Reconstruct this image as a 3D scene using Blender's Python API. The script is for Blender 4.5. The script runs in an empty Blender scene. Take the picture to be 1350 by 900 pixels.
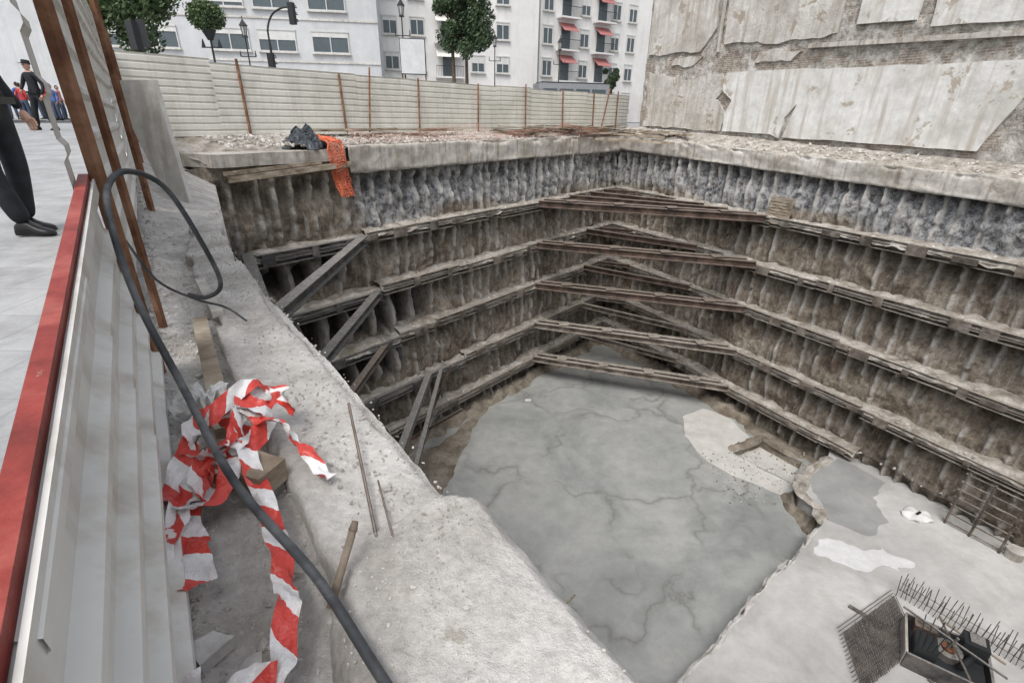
import bpy, bmesh, math, random
import numpy as np
from mathutils import Vector, Matrix
random.seed(7); rng=np.random.default_rng(7)
S=bpy.context.scene
COL=S.collection
# ---------------------------------------------------------------- noise
_T=rng.random((256,256))
def vn(x,y):
    x=np.asarray(x,float); y=np.asarray(y,float)
    xi=np.floor(x).astype(int); yi=np.floor(y).astype(int)
    fx=x-xi; fy=y-yi; fx=fx*fx*(3-2*fx); fy=fy*fy*(3-2*fy)
    a=_T[xi&255,yi&255]; b=_T[(xi+1)&255,yi&255]; c=_T[xi&255,(yi+1)&255]; d=_T[(xi+1)&255,(yi+1)&255]
    return (a*(1-fx)+b*fx)*(1-fy)+(c*(1-fx)+d*fx)*fy
def fbm(x,y,o=4):
    s=0;a=.5;f=1
    for i in range(o):
        s=s+a*(vn(np.asarray(x)*f+17*i,np.asarray(y)*f+31*i)-.5); a*=.5; f*=2.03
    return s
def sst(x,a,b):
    t=np.clip((np.asarray(x,float)-a)/(b-a),0,1); return t*t*(3-2*t)
# ---------------------------------------------------------------- materials
def _n(nt,t,**k):
    n=nt.nodes.new(t)
    for a,b in k.items(): setattr(n,a,b)
    return n
def ramp(nt,src,stops):
    r=_n(nt,'ShaderNodeValToRGB'); e=r.color_ramp.elements
    while len(e)>1: e.remove(e[-1])
    e[0].position=stops[0][0]; c=stops[0][1]; e[0].color=(*c,1) if not isinstance(c,(int,float)) else (c,c,c,1)
    for p,c in stops[1:]:
        x=e.new(p); x.color=(*c,1) if not isinstance(c,(int,float)) else (c,c,c,1)
    nt.links.new(src,r.inputs[0]); return r.outputs[0]
def noise(nt,vec,scale,detail=6,rough=.6,dist=0):
    n=_n(nt,'ShaderNodeTexNoise'); n.inputs['Scale'].default_value=scale; n.inputs['Detail'].default_value=min(detail,5)
    n.inputs['Roughness'].default_value=rough; n.inputs['Distortion'].default_value=dist
    nt.links.new(vec,n.inputs['Vector']); return n.outputs['Fac']
def mix(nt,fac,a,b,mode='MIX'):
    m=_n(nt,'ShaderNodeMix',data_type='RGBA',blend_type=mode)
    for s,v in ((m.inputs[0],fac),(m.inputs[6],a),(m.inputs[7],b)):
        if isinstance(v,(int,float)): s.default_value=v
        elif isinstance(v,tuple): s.default_value=(*v,1)
        else: nt.links.new(v,s)
    return m.outputs[2]
def mth(nt,op,a,b=0.):
    m=_n(nt,'ShaderNodeMath',operation=op)
    for s,v in ((m.inputs[0],a),(m.inputs[1],b)):
        if isinstance(v,(int,float)): s.default_value=v
        else: nt.links.new(v,s)
    return m.outputs[0]
def base(name):
    m=bpy.data.materials.new(name); m.use_nodes=True; nt=m.node_tree
    b=nt.nodes['Principled BSDF']; tc=_n(nt,'ShaderNodeTexCoord')
    return m,nt,b,tc.outputs['Object']
def mapv(nt,vec,sc):
    mp=_n(nt,'ShaderNodeMapping'); mp.inputs['Scale'].default_value=sc; nt.links.new(vec,mp.inputs['Vector']); return mp.outputs[0]
def bumpn(nt,b,h,strength,dist=.02):
    bp=_n(nt,'ShaderNodeBump'); bp.inputs['Strength'].default_value=strength; bp.inputs['Distance'].default_value=dist
    nt.links.new(h,bp.inputs['Height']); nt.links.new(bp.outputs[0],b.inputs['Normal'])
def M(name,cols,scale=1.5,rough=.9,bump=.4,bscale=20,fine=.5,fscale=9,stretch=None,metal=0.,dust=None,bd=.01,streak=None,spots=None,spec=.3):
    m,nt,b,v=base(name)
    vv=mapv(nt,v,stretch) if stretch else v
    n=noise(nt,vv,scale,5,.62,.3)
    k=len(cols); col=ramp(nt,n,[(.36+.28*i/max(1,k-1),c) for i,c in enumerate(cols)])
    f=noise(nt,vv,fscale,5,.7)
    col=mix(nt,fine,col,ramp(nt,f,[(.3,.45),(.62,1.)]),'MULTIPLY')
    if streak:
        s=noise(nt,mapv(nt,v,(5,5,.35)),streak[1],5,.6)
        col=mix(nt,ramp(nt,s,[(.5,0.),(.68,streak[2])]),col,streak[0])
    if spots:
        s=noise(nt,v,spots[1],5,.7,.4)
        col=mix(nt,ramp(nt,s,[(spots[2],0.),(spots[2]+.035,1.)]),col,spots[0])
    if dust:
        g=_n(nt,'ShaderNodeNewGeometry'); sp=_n(nt,'ShaderNodeSeparateXYZ'); nt.links.new(g.outputs['Normal'],sp.inputs[0])
        z=ramp(nt,sp.outputs[2],[(.35,0.),(.8,1.)])
        dn=ramp(nt,f,[(.35,.3),(.62,1.)])
        col=mix(nt,mth(nt,'MULTIPLY',z,mth(nt,'MULTIPLY',dn,.8)),col,dust)
    nt.links.new(col,b.inputs['Base Color'])
    b.inputs['Roughness'].default_value=rough; b.inputs['Metallic'].default_value=metal
    b.inputs['Specular IOR Level'].default_value=spec
    if bump: bumpn(nt,b,noise(nt,v,bscale,5,.75),bump,bd)
    return m
def flat(name,c,rough=.6,metal=0.):
    return M(name,[tuple(x*.88 for x in c),c],scale=3,rough=rough,bump=0,fine=.15,metal=metal)

CONC=M('concrete_dusty',[(.45,.425,.39),(.60,.575,.54),(.70,.68,.645)],2.2,.95,1.,45,.5,30,bd=.015,spots=((.44,.41,.36),7,.63))
CONC2=M('concrete_beam',[(.38,.355,.31),(.54,.51,.46),(.63,.60,.56)],.9,.95,.7,14,.5,6,streak=((.22,.185,.145),1.0,.75),bd=.03,spots=((.34,.30,.25),1.6,.62))
CONCW=M('concrete_white',[(.52,.5,.46),(.64,.62,.58),(.70,.68,.64)],.8,.9,.4,10,.4,5,streak=((.34,.3,.25),.8,.6),bd=.03)
DIRT=M('dirt_rubble',[(.29,.255,.21),(.44,.405,.355),(.58,.55,.50)],2.2,1,1.,22,.6,12,bd=.04)
DUST=M('dusty_rubble_ground',[(.50,.465,.42),(.63,.60,.56),(.72,.70,.66)],3.2,1,1.,40,.5,24,bd=.02,spots=((.42,.37,.32),4,.63))
ROCK=M('rubble_stone',[(.36,.33,.29),(.55,.52,.48),(.68,.66,.63)],3,1,.8,25,.4,14)
RUST=M('rust_steel',[(.05,.038,.032),(.105,.072,.056),(.18,.125,.10)],2,.85,.4,30,.5,12,dust=(.28,.245,.21))
RUSTP=M('rust_post',[(.13,.055,.03),(.21,.10,.055),(.30,.165,.10)],5,.85,.4,60,.4,30)
WALE=M('wale_steel_muddy',[(.07,.058,.05),(.155,.13,.108),(.29,.26,.225)],1.6,.9,.7,16,.5,8,dust=(.42,.385,.335),bd=.03)
GSTEEL=M('grey_painted_steel',[(.055,.053,.053),(.105,.10,.097),(.18,.165,.155)],2.,.7,.4,25,.45,12,dust=(.31,.295,.275))
WOOD=M('old_wood',[(.20,.155,.11),(.35,.29,.22),(.47,.41,.33)],2.5,.9,.5,30,.5,16,stretch=(1,1,3))
STAKE=M('weathered_stake',[(.12,.09,.065),(.2,.16,.12),(.28,.23,.18)],8,.9,.5,60,.5,40)
WHITE=M('sheet_white',[(.62,.61,.57),(.72,.71,.67),(.76,.75,.71)],1.2,.55,.05,8,.16,3,streak=((.40,.35,.28),1.2,.6),spec=.4,spots=((.5,.45,.38),3,.66))
CREAM=M('sheet_cream',[(.60,.59,.53),(.69,.68,.62),(.73,.72,.66)],.7,.6,.05,8,.16,3,streak=((.46,.42,.35),.9,.4))
RED=M('rail_red',[(.18,.03,.022),(.28,.045,.035),(.36,.09,.07)],6,.5,.2,40,.35,18,spots=((.40,.25,.22),9,.70))
BLACK=M('black_rubber',[(.03,.033,.037),(.06,.065,.07),(.13,.135,.14)],5,.5,.15,40,.3,20)
TARP=flat('tarp_black',(.06,.07,.08),.35)
ORANGE=flat('orange_plastic',(.75,.2,.1),.6)
LPINK=flat('net_faded',(.62,.3,.22),.7)
DARK=flat('dark_metal',(.03,.033,.035),.5)
BARK=M('bark',[(.08,.06,.04),(.16,.12,.09)],6,1,.8,20)
GLASS=flat('window_glass',(.10,.125,.14),.15)
FRAME=flat('window_frame',(.6,.6,.58),.5)
def stoneM():
    m,nt,b,v=base('stone_pavement')
    br=_n(nt,'ShaderNodeTexBrick'); nt.links.new(v,br.inputs[0]); br.inputs['Scale'].default_value=1.
    br.inputs['Brick Width'].default_value=.6; br.inputs['Row Height'].default_value=.4; br.inputs['Mortar Size'].default_value=.005
    br.inputs['Color1'].default_value=(.34,.345,.35,1); br.inputs['Color2'].default_value=(.38,.385,.39,1); br.inputs['Mortar'].default_value=(.29,.29,.29,1)
    c=mix(nt,.85,br.outputs[0],ramp(nt,noise(nt,v,2.2,5,.75),[(.3,.55),(.6,1.)]),'MULTIPLY')
    nt.links.new(c,b.inputs['Base Color']); b.inputs['Roughness'].default_value=.7
    bumpn(nt,b,noise(nt,v,30,5),.2); return m
STONEP=stoneM()
ASPH=M('asphalt',[(.05,.05,.052),(.075,.075,.078)],1,.9,.4,60)
PAINTW=flat('road_paint',(.7,.7,.68),.6)
def wallM():
    m,nt,b,v=base('excavated_soil_wall')
    at=_n(nt,'ShaderNodeAttribute',attribute_name='rib'); sp=_n(nt,'ShaderNodeSeparateColor'); nt.links.new(at.outputs['Color'],sp.inputs[0])
    rib,band,dark=sp.outputs[0],sp.outputs[1],sp.outputs[2]
    n1=noise(nt,v,.9,5,.65,.4); n2=noise(nt,v,5,5,.75); n3=noise(nt,mapv(nt,v,(3.4,3.4,.22)),1.6,5,.65); n4=noise(nt,v,22,4,.7)
    soil=ramp(nt,n1,[(.34,(.185,.15,.115)),(.46,(.30,.25,.195)),(.56,(.395,.34,.27)),(.68,(.51,.455,.38))])
    rock=ramp(nt,n1,[(.34,(.24,.25,.265)),(.46,(.40,.41,.425)),(.58,(.52,.525,.53)),(.68,(.60,.585,.55))])
    rock=mix(nt,.8,rock,ramp(nt,n2,[(.40,.3),(.55,1.)]),'MULTIPLY')
    c=mix(nt,band,soil,rock)
    c=mix(nt,.75,c,ramp(nt,n2,[(.36,.35),(.6,1.)]),'MULTIPLY')
    c=mix(nt,ramp(nt,n3,[(.52,0.),(.66,.6)]),c,(.54,.515,.475))
    c=mix(nt,ramp(nt,n3,[(.30,.7),(.44,0.)]),c,(.10,.08,.065))
    c=mix(nt,mth(nt,'MULTIPLY',rib,ramp(nt,n2,[(.3,.6),(.52,1.)])),c,(.62,.60,.56))
    c=mix(nt,ramp(nt,noise(nt,mapv(nt,v,(2.2,2.2,.8)),1.3,4,.6),[(.64,0.),(.72,.5)]),c,(.30,.14,.07))
    c=mix(nt,.55,c,ramp(nt,n4,[(.35,.5),(.55,1.)]),'MULTIPLY')
    c=mix(nt,dark,c,(.045,.04,.036))  # dark mask, painted recess shade included, blended into the wall colour
    nt.links.new(c,b.inputs['Base Color']); b.inputs['Roughness'].default_value=.97; b.inputs['Specular IOR Level'].default_value=.15
    bumpn(nt,b,mth(nt,'ADD',n2,mth(nt,'MULTIPLY',n4,.3)),1.,.12); return m
WALLM=wallM()
def floorM(name,cols,crack=True,spl=None):
    m,nt,b,v=base(name)
    n=noise(nt,v,.25,5,.6,.6); c=ramp(nt,n,[(.36+.28*i/(len(cols)-1),x) for i,x in enumerate(cols)])
    n2=noise(nt,v,2.,5,.75)
    c=mix(nt,.55,c,ramp(nt,n2,[(.3,.65),(.62,1.)]),'MULTIPLY')
    if crack:
        dv=_n(nt,'ShaderNodeVectorMath',operation='ADD'); nn=_n(nt,'ShaderNodeTexNoise'); nn.inputs['Scale'].default_value=.55; nn.inputs['Detail'].default_value=5; nt.links.new(v,nn.inputs['Vector'])
        sc=_n(nt,'ShaderNodeVectorMath',operation='SCALE'); nt.links.new(nn.outputs['Color'],sc.inputs[0]); sc.inputs['Scale'].default_value=4.5
        nt.links.new(v,dv.inputs[0]); nt.links.new(sc.outputs[0],dv.inputs[1])
        vo=_n(nt,'ShaderNodeTexVoronoi',feature='DISTANCE_TO_EDGE'); vo.inputs['Scale'].default_value=.2; nt.links.new(mapv(nt,dv.outputs[0],(1,1,0)),vo.inputs['Vector'])
        line=ramp(nt,vo.outputs[0],[(.0,.85),(.009,.4),(.045,0.)])
        msk=ramp(nt,noise(nt,v,.5,4),[(.38,.1),(.53,1.)])
        c=mix(nt,mth(nt,'MULTIPLY',line,msk),c,(.17,.17,.155))
    nt.links.new(c,b.inputs['Base Color'])
    nt.links.new(ramp(nt,n2,[(.35,.42),(.65,.75)]),b.inputs['Roughness'])
    bumpn(nt,b,noise(nt,v,7,5,.7),.4,.04); return m
FLOOR=floorM('wet_lean_concrete',[(.26,.27,.26),(.33,.34,.325),(.39,.392,.375)])
SLAB=floorM('slab_concrete',[(.38,.375,.36),(.50,.49,.475),(.60,.59,.57)],False)
PATCH=floorM('fresh_pale_concrete',[(.46,.455,.42),(.56,.55,.515),(.62,.61,.57)],False)
WETP=floorM('wet_dark_patch',[(.27,.275,.27),(.33,.335,.325),(.37,.37,.36)],False)
MUD=M('mud',[(.17,.14,.105),(.27,.235,.185),(.36,.32,.265)],1.2,.85,1.,9,.6,7,bd=.06)
def tapeM():
    m,nt,b,v=base('barrier_tape'); uv=_n(nt,'ShaderNodeUVMap'); sp=_n(nt,'ShaderNodeSeparateXYZ'); nt.links.new(uv.outputs[0],sp.inputs[0])
    s=mth(nt,'FRACT',mth(nt,'ADD',mth(nt,'MULTIPLY',sp.outputs[0],5.6),mth(nt,'MULTIPLY',sp.outputs[1],.42)))
    g=mth(nt,'GREATER_THAN',s,.5)
    c=mix(nt,g,(.66,.07,.055),(.82,.81,.8)); c=mix(nt,.4,c,ramp(nt,noise(nt,v,14,5,.7),[(.3,.55),(.6,1.)]),'MULTIPLY')
    nt.links.new(c,b.inputs['Base Color']); b.inputs['Roughness'].default_value=.35; bumpn(nt,b,noise(nt,v,25,4),.8,.014); return m
TAPE=tapeM()
def partyM():
    m,nt,b,v=base('old_party_wall')
    br=_n(nt,'ShaderNodeTexBrick')
    cmb=_n(nt,'ShaderNodeCombineXYZ'); sx=_n(nt,'ShaderNodeSeparateXYZ'); nt.links.new(v,sx.inputs[0])
    along=mth(nt,'SUBTRACT',mth(nt,'MULTIPLY',sx.outputs[0],.497),mth(nt,'MULTIPLY',sx.outputs[1],.868))
    nt.links.new(along,cmb.inputs[0]); nt.links.new(sx.outputs[2],cmb.inputs[1]); nt.links.new(cmb.outputs[0],br.inputs[0])
    br.inputs['Scale'].default_value=1; br.inputs['Brick Width'].default_value=.27; br.inputs['Row Height'].default_value=.085; br.inputs['Mortar Size'].default_value=.016
    br.inputs['Color1'].default_value=(.26,.20,.155,1); br.inputs['Color2'].default_value=(.38,.31,.255,1); br.inputs['Mortar'].default_value=(.47,.43,.37,1)
    n1=noise(nt,v,.9,5,.7,.5); n2=noise(nt,v,3.5,5,.75)
    pl=ramp(nt,n2,[(.35,(.38,.35,.30)),(.5,(.53,.505,.46)),(.65,(.65,.63,.59))])
    c=mix(nt,ramp(nt,n1,[(.46,.10),(.51,.95)]),br.outputs[0],pl)
    c=mix(nt,.7,c,ramp(nt,n2,[(.36,.45),(.6,1.)]),'MULTIPLY')
    nt.links.new(c,b.inputs['Base Color']); b.inputs['Roughness'].default_value=.95
    bumpn(nt,b,mth(nt,'ADD',noise(nt,v,9,5,.7),n1),1.,.10); return m
PARTY=partyM()
PLAST=M('white_plaster',[(.58,.565,.53),(.71,.70,.67),(.78,.775,.755)],.6,.85,.5,6,.4,3,streak=((.44,.40,.34),.7,.85),spots=((.42,.375,.31),1.0,.61),bd=.04)
PLASB=M('beige_plaster',[(.46,.435,.39),(.59,.565,.52),(.69,.67,.63)],.7,.9,.8,8,.5,4,streak=((.35,.31,.26),.6,.9),spots=((.36,.31,.25),1.0,.59),bd=.05)
# ---------------------------------------------------------------- mesh builder
class MB:
    def __init__(s): s.v=[];s.f=[];s.mi=[];s.mats=[];s.uv=None
    def m(s,mat):
        if mat not in s.mats: s.mats.append(mat)
        return s.mats.index(mat)
    def add(s,vs,fs,mat):
        o=len(s.v); s.v+= [tuple(x) for x in vs]; k=s.m(mat)
        for f in fs: s.f.append([o+i for i in f]); s.mi.append(k)
    def box(s,c,d,mat,R=None):
        c=Vector(c); vs=[]
        for x in(-.5,.5):
            for y in(-.5,.5):
                for z in(-.5,.5):
                    p=Vector((x*d[0],y*d[1],z*d[2])); 
                    if R is not None: p=R@p
                    vs.append(c+p)
        s.add(vs,[(0,1,3,2),(4,6,7,5),(0,4,5,1),(2,3,7,6),(0,2,6,4),(1,5,7,3)],mat)
    def prof(s,p,q,pr,mat,up=(0,0,1),q_scale=1.):
        p=Vector(p);q=Vector(q);d=(q-p).normalized();u=Vector(up)
        if abs(d.dot(u))>.98:u=Vector((1,0,0))
        sd=d.cross(u).normalized(); u=sd.cross(d)
        n=len(pr); vs=[p+sd*a+u*b for a,b in pr]+[q+sd*a*q_scale+u*b*q_scale for a,b in pr]
        fs=[(i,(i+1)%n,n+(i+1)%n,n+i) for i in range(n)]+[tuple(range(n-1,-1,-1)),tuple(range(n,2*n))]
        s.add(vs,fs,mat)
    def beam(s,p,q,w,h,mat,kind='box',t=None):
        if kind=='box': pr=[(-w/2,-h/2),(w/2,-h/2),(w/2,h/2),(-w/2,h/2)]
        elif kind=='I':
            t=t or w*.09; a=w/2;b=h/2
            pr=[(-a,-b),(a,-b),(a,-b+t),(t/2,-b+t),(t/2,b-t),(a,b-t),(a,b),(-a,b),(-a,b-t),(-t/2,b-t),(-t/2,-b+t),(-a,-b+t)]
        elif kind=='C':
            t=t or w*.12;a=w/2;b=h/2
            pr=[(-a,-b),(a,-b),(a,-b+t),(-a+t,-b+t),(-a+t,b-t),(a,b-t),(a,b),(-a,b)]
        s.prof(p,q,pr,mat)
    def tube(s,p,q,r,mat,n=8,r2=None):
        s.prof(p,q,[(r*math.cos(2*math.pi*i/n),r*math.sin(2*math.pi*i/n)) for i in range(n)],mat,q_scale=(r2/r if r2 is not None else 1))
    def done(s,name,smooth=False,parent=None):
        me=bpy.data.meshes.new(name); me.from_pydata(s.v,[],s.f); 
        for m in s.mats: me.materials.append(m)
        me.polygons.foreach_set('material_index',s.mi)
        if smooth: me.polygons.foreach_set('use_smooth',[True]*len(s.f))
        me.update(); o=bpy.data.objects.new(name,me); COL.objects.link(o)
        if parent: o.parent=parent
        return o
def gridmesh(name,P,mat,smooth=True,attr=None,flip=False):
    n,m,_=P.shape; idx=np.arange(n*m).reshape(n,m)
    q=np.stack([idx[:-1,:-1],idx[1:,:-1],idx[1:,1:],idx[:-1,1:]],-1).reshape(-1,4)
    if flip: q=q[:,::-1]
    me=bpy.data.meshes.new(name); me.from_pydata(P.reshape(-1,3).tolist(),[],q.tolist()); me.materials.append(mat)
    if smooth: me.polygons.foreach_set('use_smooth',[True]*len(me.polygons))
    if attr is not None:
        a=me.color_attributes.new('rib','FLOAT_COLOR','POINT'); c=np.ones((n*m,4)); c[:,:3]=attr.reshape(-1,3); a.data.foreach_set('color',c.ravel())
    me.update(); o=bpy.data.objects.new(name,me); COL.objects.link(o); return o
# ---------------------------------------------------------------- plan
Gc=np.array([6.,31.]); DL=np.array([-.649,-.760]); DL/=np.linalg.norm(DL)
DR=np.array([.497,-.868]); DR/=np.linalg.norm(DR)
NLw=np.array([-DL[1],DL[0]]); 
if NLw@np.array([1,-1])<0: NLw=-NLw
NRw=np.array([-DR[1],DR[0]])
if NRw@np.array([-1,0])<0: NRw=-NRw
def BL(k,z,off=0): p=Gc+DL*k+NLw*off; return Vector((p[0],p[1],z))
def RW(k,z,off=0): p=Gc+DR*k+NRw*off; return Vector((p[0],p[1],z))
LV=[-4.0,-6.05,-8.15,-10.4,-12.35]
FZ=-13.6
def wall(name,p0,d,L,nrm,zt,levels,seed,res=.07,topfn=None):
    nu=int(L/res); nz=int((zt-FZ+.3)/res)
    u=np.linspace(0,L,nu)[:,None]; t=np.linspace(0,1,nz)[None,:]
    ztop=np.full((nu,1),zt) if topfn is None else topfn(u)
    z=(FZ-.3)+(ztop-(FZ-.3))*t; U=u+0*z
    i=np.round(U/.6); jit=(vn(i*3.7+seed,i*0+2)-.5)*.24
    wig=.05*fbm(z*.8+i*9,i*3.1,3)
    dist=U-(i*.6+jit+wig)
    w=.045+.05*vn(i*1.3,z*2.2+seed)
    rib=np.exp(-(dist/w)**2)
    lv=np.array([-1.8]+levels); below=np.full(z.shape,9.)
    for l in lv: below=np.where(z<l,np.minimum(below,l-z),below)
    pres=fbm(i*5.1+seed,z*.7,3)*2.8+.72-below*.24+np.where(z>-3.9,.3,0)-np.where(z<-8,.1,0)
    pres=sst(pres,.1,.45)
    pres*=sst(vn(U*9,z*5+3),.1,.4)
    rib=rib*pres
    d=.55*fbm(U*.35+seed,z*.45,4)+.34*fbm(U*1.6+seed,z*1.4,4)+.18*fbm(U*6,z*5+seed,3)
    scoop=-.25*np.exp(-((below-.5)/.45)**2)*(1-np.exp(-(dist/.16)**2)*.8)
    d=d+.16*rib+scoop-.1
    band=sst(z+1.1*fbm(U*.5+4,z*.5,4)*2,-3.9,-3.3)
    if seed==3: band=band*(1-sst(U+2*fbm(z*2,U,3),17.6,18.4))
    if seed in(11,13): band=band*0; d=d*.5-.25
    dark=.66*np.exp(-((below-.35)/.32)**2)*sst(np.abs(dist),.07,.16)*sst(vn(U*1.7+seed,z*1.5),.15,.5)  # recess shade below the wales, painted dark between the ribs
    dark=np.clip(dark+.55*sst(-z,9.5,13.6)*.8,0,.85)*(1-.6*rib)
    if seed==3:
        # hollowed arches between the piles in the left part, shade painted into the voids
        for zt_,za,zb_,u0,u1 in ((-6.30,-8.0,-7.6,15.2,22.5),(-8.45,-10.1,-9.6,16.6,22.5),(-4.55,-5.7,-5.2,18.6,22.5)):
            i2=np.round(U/.95); dd=np.abs(U-i2*.95-(vn(i2*2.3,i2*0+zt_)-.5)*.12)
            hx=1-np.clip(dd/.475,0,1); top=zt_-.65*hx**2
            ar=sst(dd,.12,.17)*sst(top-z,0,.06)*sst(z,za,zb_)*sst(U,u0,u0+.4)*(U<u1)
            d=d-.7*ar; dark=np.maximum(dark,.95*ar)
            pl=(1-sst(dd,.09,.15))*sst(top+.6-z,0,.1)*sst(z,za,zb_)*sst(U,u0,u0+.4)*(U<u1); rib=np.maximum(rib,.85*pl); d=d+.12*pl
    P=np.stack([p0[0]+DIR[0]*U+nrm[0]*d,p0[1]+DIR[1]*U+nrm[1]*d,z],-1)
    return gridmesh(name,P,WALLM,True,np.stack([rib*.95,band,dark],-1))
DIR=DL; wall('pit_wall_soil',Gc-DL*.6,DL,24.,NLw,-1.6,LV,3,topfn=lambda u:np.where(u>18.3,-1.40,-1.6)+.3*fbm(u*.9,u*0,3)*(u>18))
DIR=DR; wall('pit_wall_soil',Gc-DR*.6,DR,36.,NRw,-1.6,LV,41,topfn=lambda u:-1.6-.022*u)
def polyw(name,a,b,nrm,seed,zt):
    global DIR
    a=np.array(a);b=np.array(b);L=np.linalg.norm(b-a); DIR=(b-a)/L
    wall(name,a,DIR,L,nrm,zt,LV,seed,res=.2)
polyw('pit_wall_soil',(-8.6,14.6),(3.0,-3.2),np.array([.84,.54]),11,-1.9)
polyw('pit_wall_soil',(2.8,-3.2),(24,.6),np.array([-.18,.98]),13,-1.7)
# ---------------------------------------------------------------- floor
def fill(name,outer,holes,z,mat,ext=0.,jit=0.):
    bm=bmesh.new(); es=[]
    for lp in [outer]+holes:
        vs=[bm.verts.new((x,y,z)) for x,y in lp]; 
        for i in range(len(vs)): es.append(bm.edges.new((vs[i],vs[(i+1)%len(vs)])))
    bmesh.ops.triangle_fill(bm,use_beauty=True,use_dissolve=False,edges=es)
    bmesh.ops.recalc_face_normals(bm,faces=bm.faces)
    if sum(f.normal.z for f in bm.faces)<0: bmesh.ops.reverse_faces(bm,faces=bm.faces)
    if ext:
        r=bmesh.ops.extrude_face_region(bm,geom=list(bm.faces)); 
        vs=set(g for g in r['geom'] if isinstance(g,bmesh.types.BMVert))
        for v in bm.verts:
            if v not in vs: v.co.z-=ext
        bmesh.ops.recalc_face_normals(bm,faces=bm.faces)
    me=bpy.data.meshes.new(name); bm.to_mesh(me); bm.free(); me.materials.append(mat)
    o=bpy.data.objects.new(name,me); COL.objects.link(o); return o
def rough_loop(pts,step=.3,amp=.15,seed=0,close=True):
    out=[]; n=len(pts); acc=0
    for i in range(n if close else n-1):
        a=np.array(pts[i],float); b=np.array(pts[(i+1)%n],float); L=np.linalg.norm(b-a); k=max(1,int(L/step))
        nr=np.array([-(b-a)[1],(b-a)[0]])/L
        for j in range(k):
            t=j/k; e=min(1,4*min(t,1-t)+.25); out.append(tuple(a+(b-a)*t+nr*float(fbm((acc+L*t)*1.1+seed,seed*1.7,4))*2*amp*e))
        acc+=L
    return out
sump=[(10.0,18.3),(11.7,19.3),(12.75,17.7),(11.6,16.3)]
fill('pit_floor',[(-10,14.5),(6,32.5),(8,31.5),(27,-1),(3,-5),(-1,0)],[sump],FZ,FLOOR)
pts=rough_loop(sump+[sump[0]],.08,.07,21,False); 
pts=np.array(pts+[pts[0]]); zz=np.linspace(-.85,.02,12)
Pm=np.zeros((len(pts),12,3)); ac=np.arange(len(pts))*.08
for j,z in enumerate(zz):
    q=.25*fbm(ac*1.4,ac*0+z*2.5,4)
    cx,cy=11.5,17.9; dx=pts[:,0]-cx; dy=pts[:,1]-cy; r_=np.hypot(dx,dy)
    s=1+(q*.6+.04)/r_ if j<11 else 1+.02/r_
    Pm[:,j,0]=cx+dx*s; Pm[:,j,1]=cy+dy*s; Pm[:,j,2]=FZ+z
gridmesh('sump_pit_wall',Pm,MUD)
fill('sump_floor',[(9.6,18.3),(11.7,19.8),(13.2,17.7),(11.6,15.9)],[],FZ-.4,PATCH)
def lump_strip(name,path,w,h,mat,seed,step=.08,z=FZ):
    pts=rough_loop(path,step,.12,seed,False); pts=np.array(pts); n=len(pts); t=np.gradient(pts,axis=0); t/=np.linalg.norm(t,axis=1)[:,None]
    nr=np.stack([-t[:,1],t[:,0]],1); c=np.linspace(-1,1,11); P=np.zeros((n,11,3))
    ac=np.arange(n)*step; ends=np.clip(np.minimum(ac,ac[-1]-ac)/.35,0,1)**.6
    for j,x in enumerate(c):
        ww=w*(.6+.8*vn(ac*1.9+seed,ac*0))*(.2+.8*ends)
        P[:,j,0]=pts[:,0]+nr[:,0]*x*ww+.12*fbm(ac*5,ac*0+j,2); P[:,j,1]=pts[:,1]+nr[:,1]*x*ww+.12*fbm(ac*5+7,ac*0+j,2)
        P[:,j,2]=z-.03+ends*(h*max(0,1-x*x)*(.3+.9*vn(ac*2.3+seed,ac*0+x*2))+.7*h*fbm(ac*5,ac*0+x*4+seed,4)*(1-x*x))
    return gridmesh(name,P,mat)
lump_strip('mud_rim',[(9.9,18.3),(10.1,18.7),(11.8,19.5),(12.9,17.9)],.22,.14,MUD,5)
fill('pale_concrete_patch',rough_loop([(8.6,21.2),(8.2,19.6),(8.6,17.6),(9.8,16.4),(11.2,15.3),(11.6,16.25),(9.95,18.2),(10.1,18.7),(11.3,19.45),(11.0,21.0),(9.9,22)],.15,.16,3),[],FZ+.006,PATCH)
fill('mud_patch',rough_loop([(-6.5,16),(-3.2,18.5),(-.9,22.6),(-1.6,20.2),(-2.2,18),(-2.6,15.2),(-5,11)],.2,.4,9),[],FZ+.006,MUD)
fill('mud_patch',rough_loop([(11.2,19.9),(13.2,17.6),(12.6,16.6),(13.5,16.4),(14.5,16.4),(11.8,21.5)],.15,.2,19),[],FZ+.007,MUD)
for w_,sd in ((BL,2),(RW,6)):
    lump_strip('mud_bank',[tuple(w_(k,0,.1)[:2]) for k in range(0,24 if w_ is BL else 15,3)],.5,.5,MUD,sd,.1)
edge=[(-2.5,2.6),(1.,5.1),(4.4,7.8),(7.6,10.5),(10.9,13.2),(11.25,13.9),(11.0,14.8),(11.5,15.7),(12.5,16.4),(13.4,17.1)]
eo=rough_loop(edge,.12,.13,4,False)
fill('foundation_slab',eo+[(13.9,17.9),(25,-1),(3,-5)],[],FZ+.85,SLAB,ext=.95)
lump_strip('slab_edge_rubble',edge[4:],.22,.12,DIRT,3,.06,FZ+.85)
lump_strip('slab_edge_rubble',edge[:5],.10,.05,CONC,3,.08,FZ+.85)
lump_strip('slab_edge_rubble',[(10.8,13.5),(11.1,13.9),(10.85,14.8),(11.3,15.8)],.3,.4,MUD,3,.06,FZ)
fill('wet_patch',rough_loop([(11.5,14.7),(11.6,15.6),(12.6,16.4),(13.6,16.9),(14.6,15.4),(13.5,14.6),(13.3,13.3),(12.2,12.7),(11.2,13.4)],.12,.25,13),[],FZ+.856,WETP)
WSP=floorM('white_splash',[(.62,.62,.62),(.70,.70,.70),(.74,.74,.74)],False)
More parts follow.
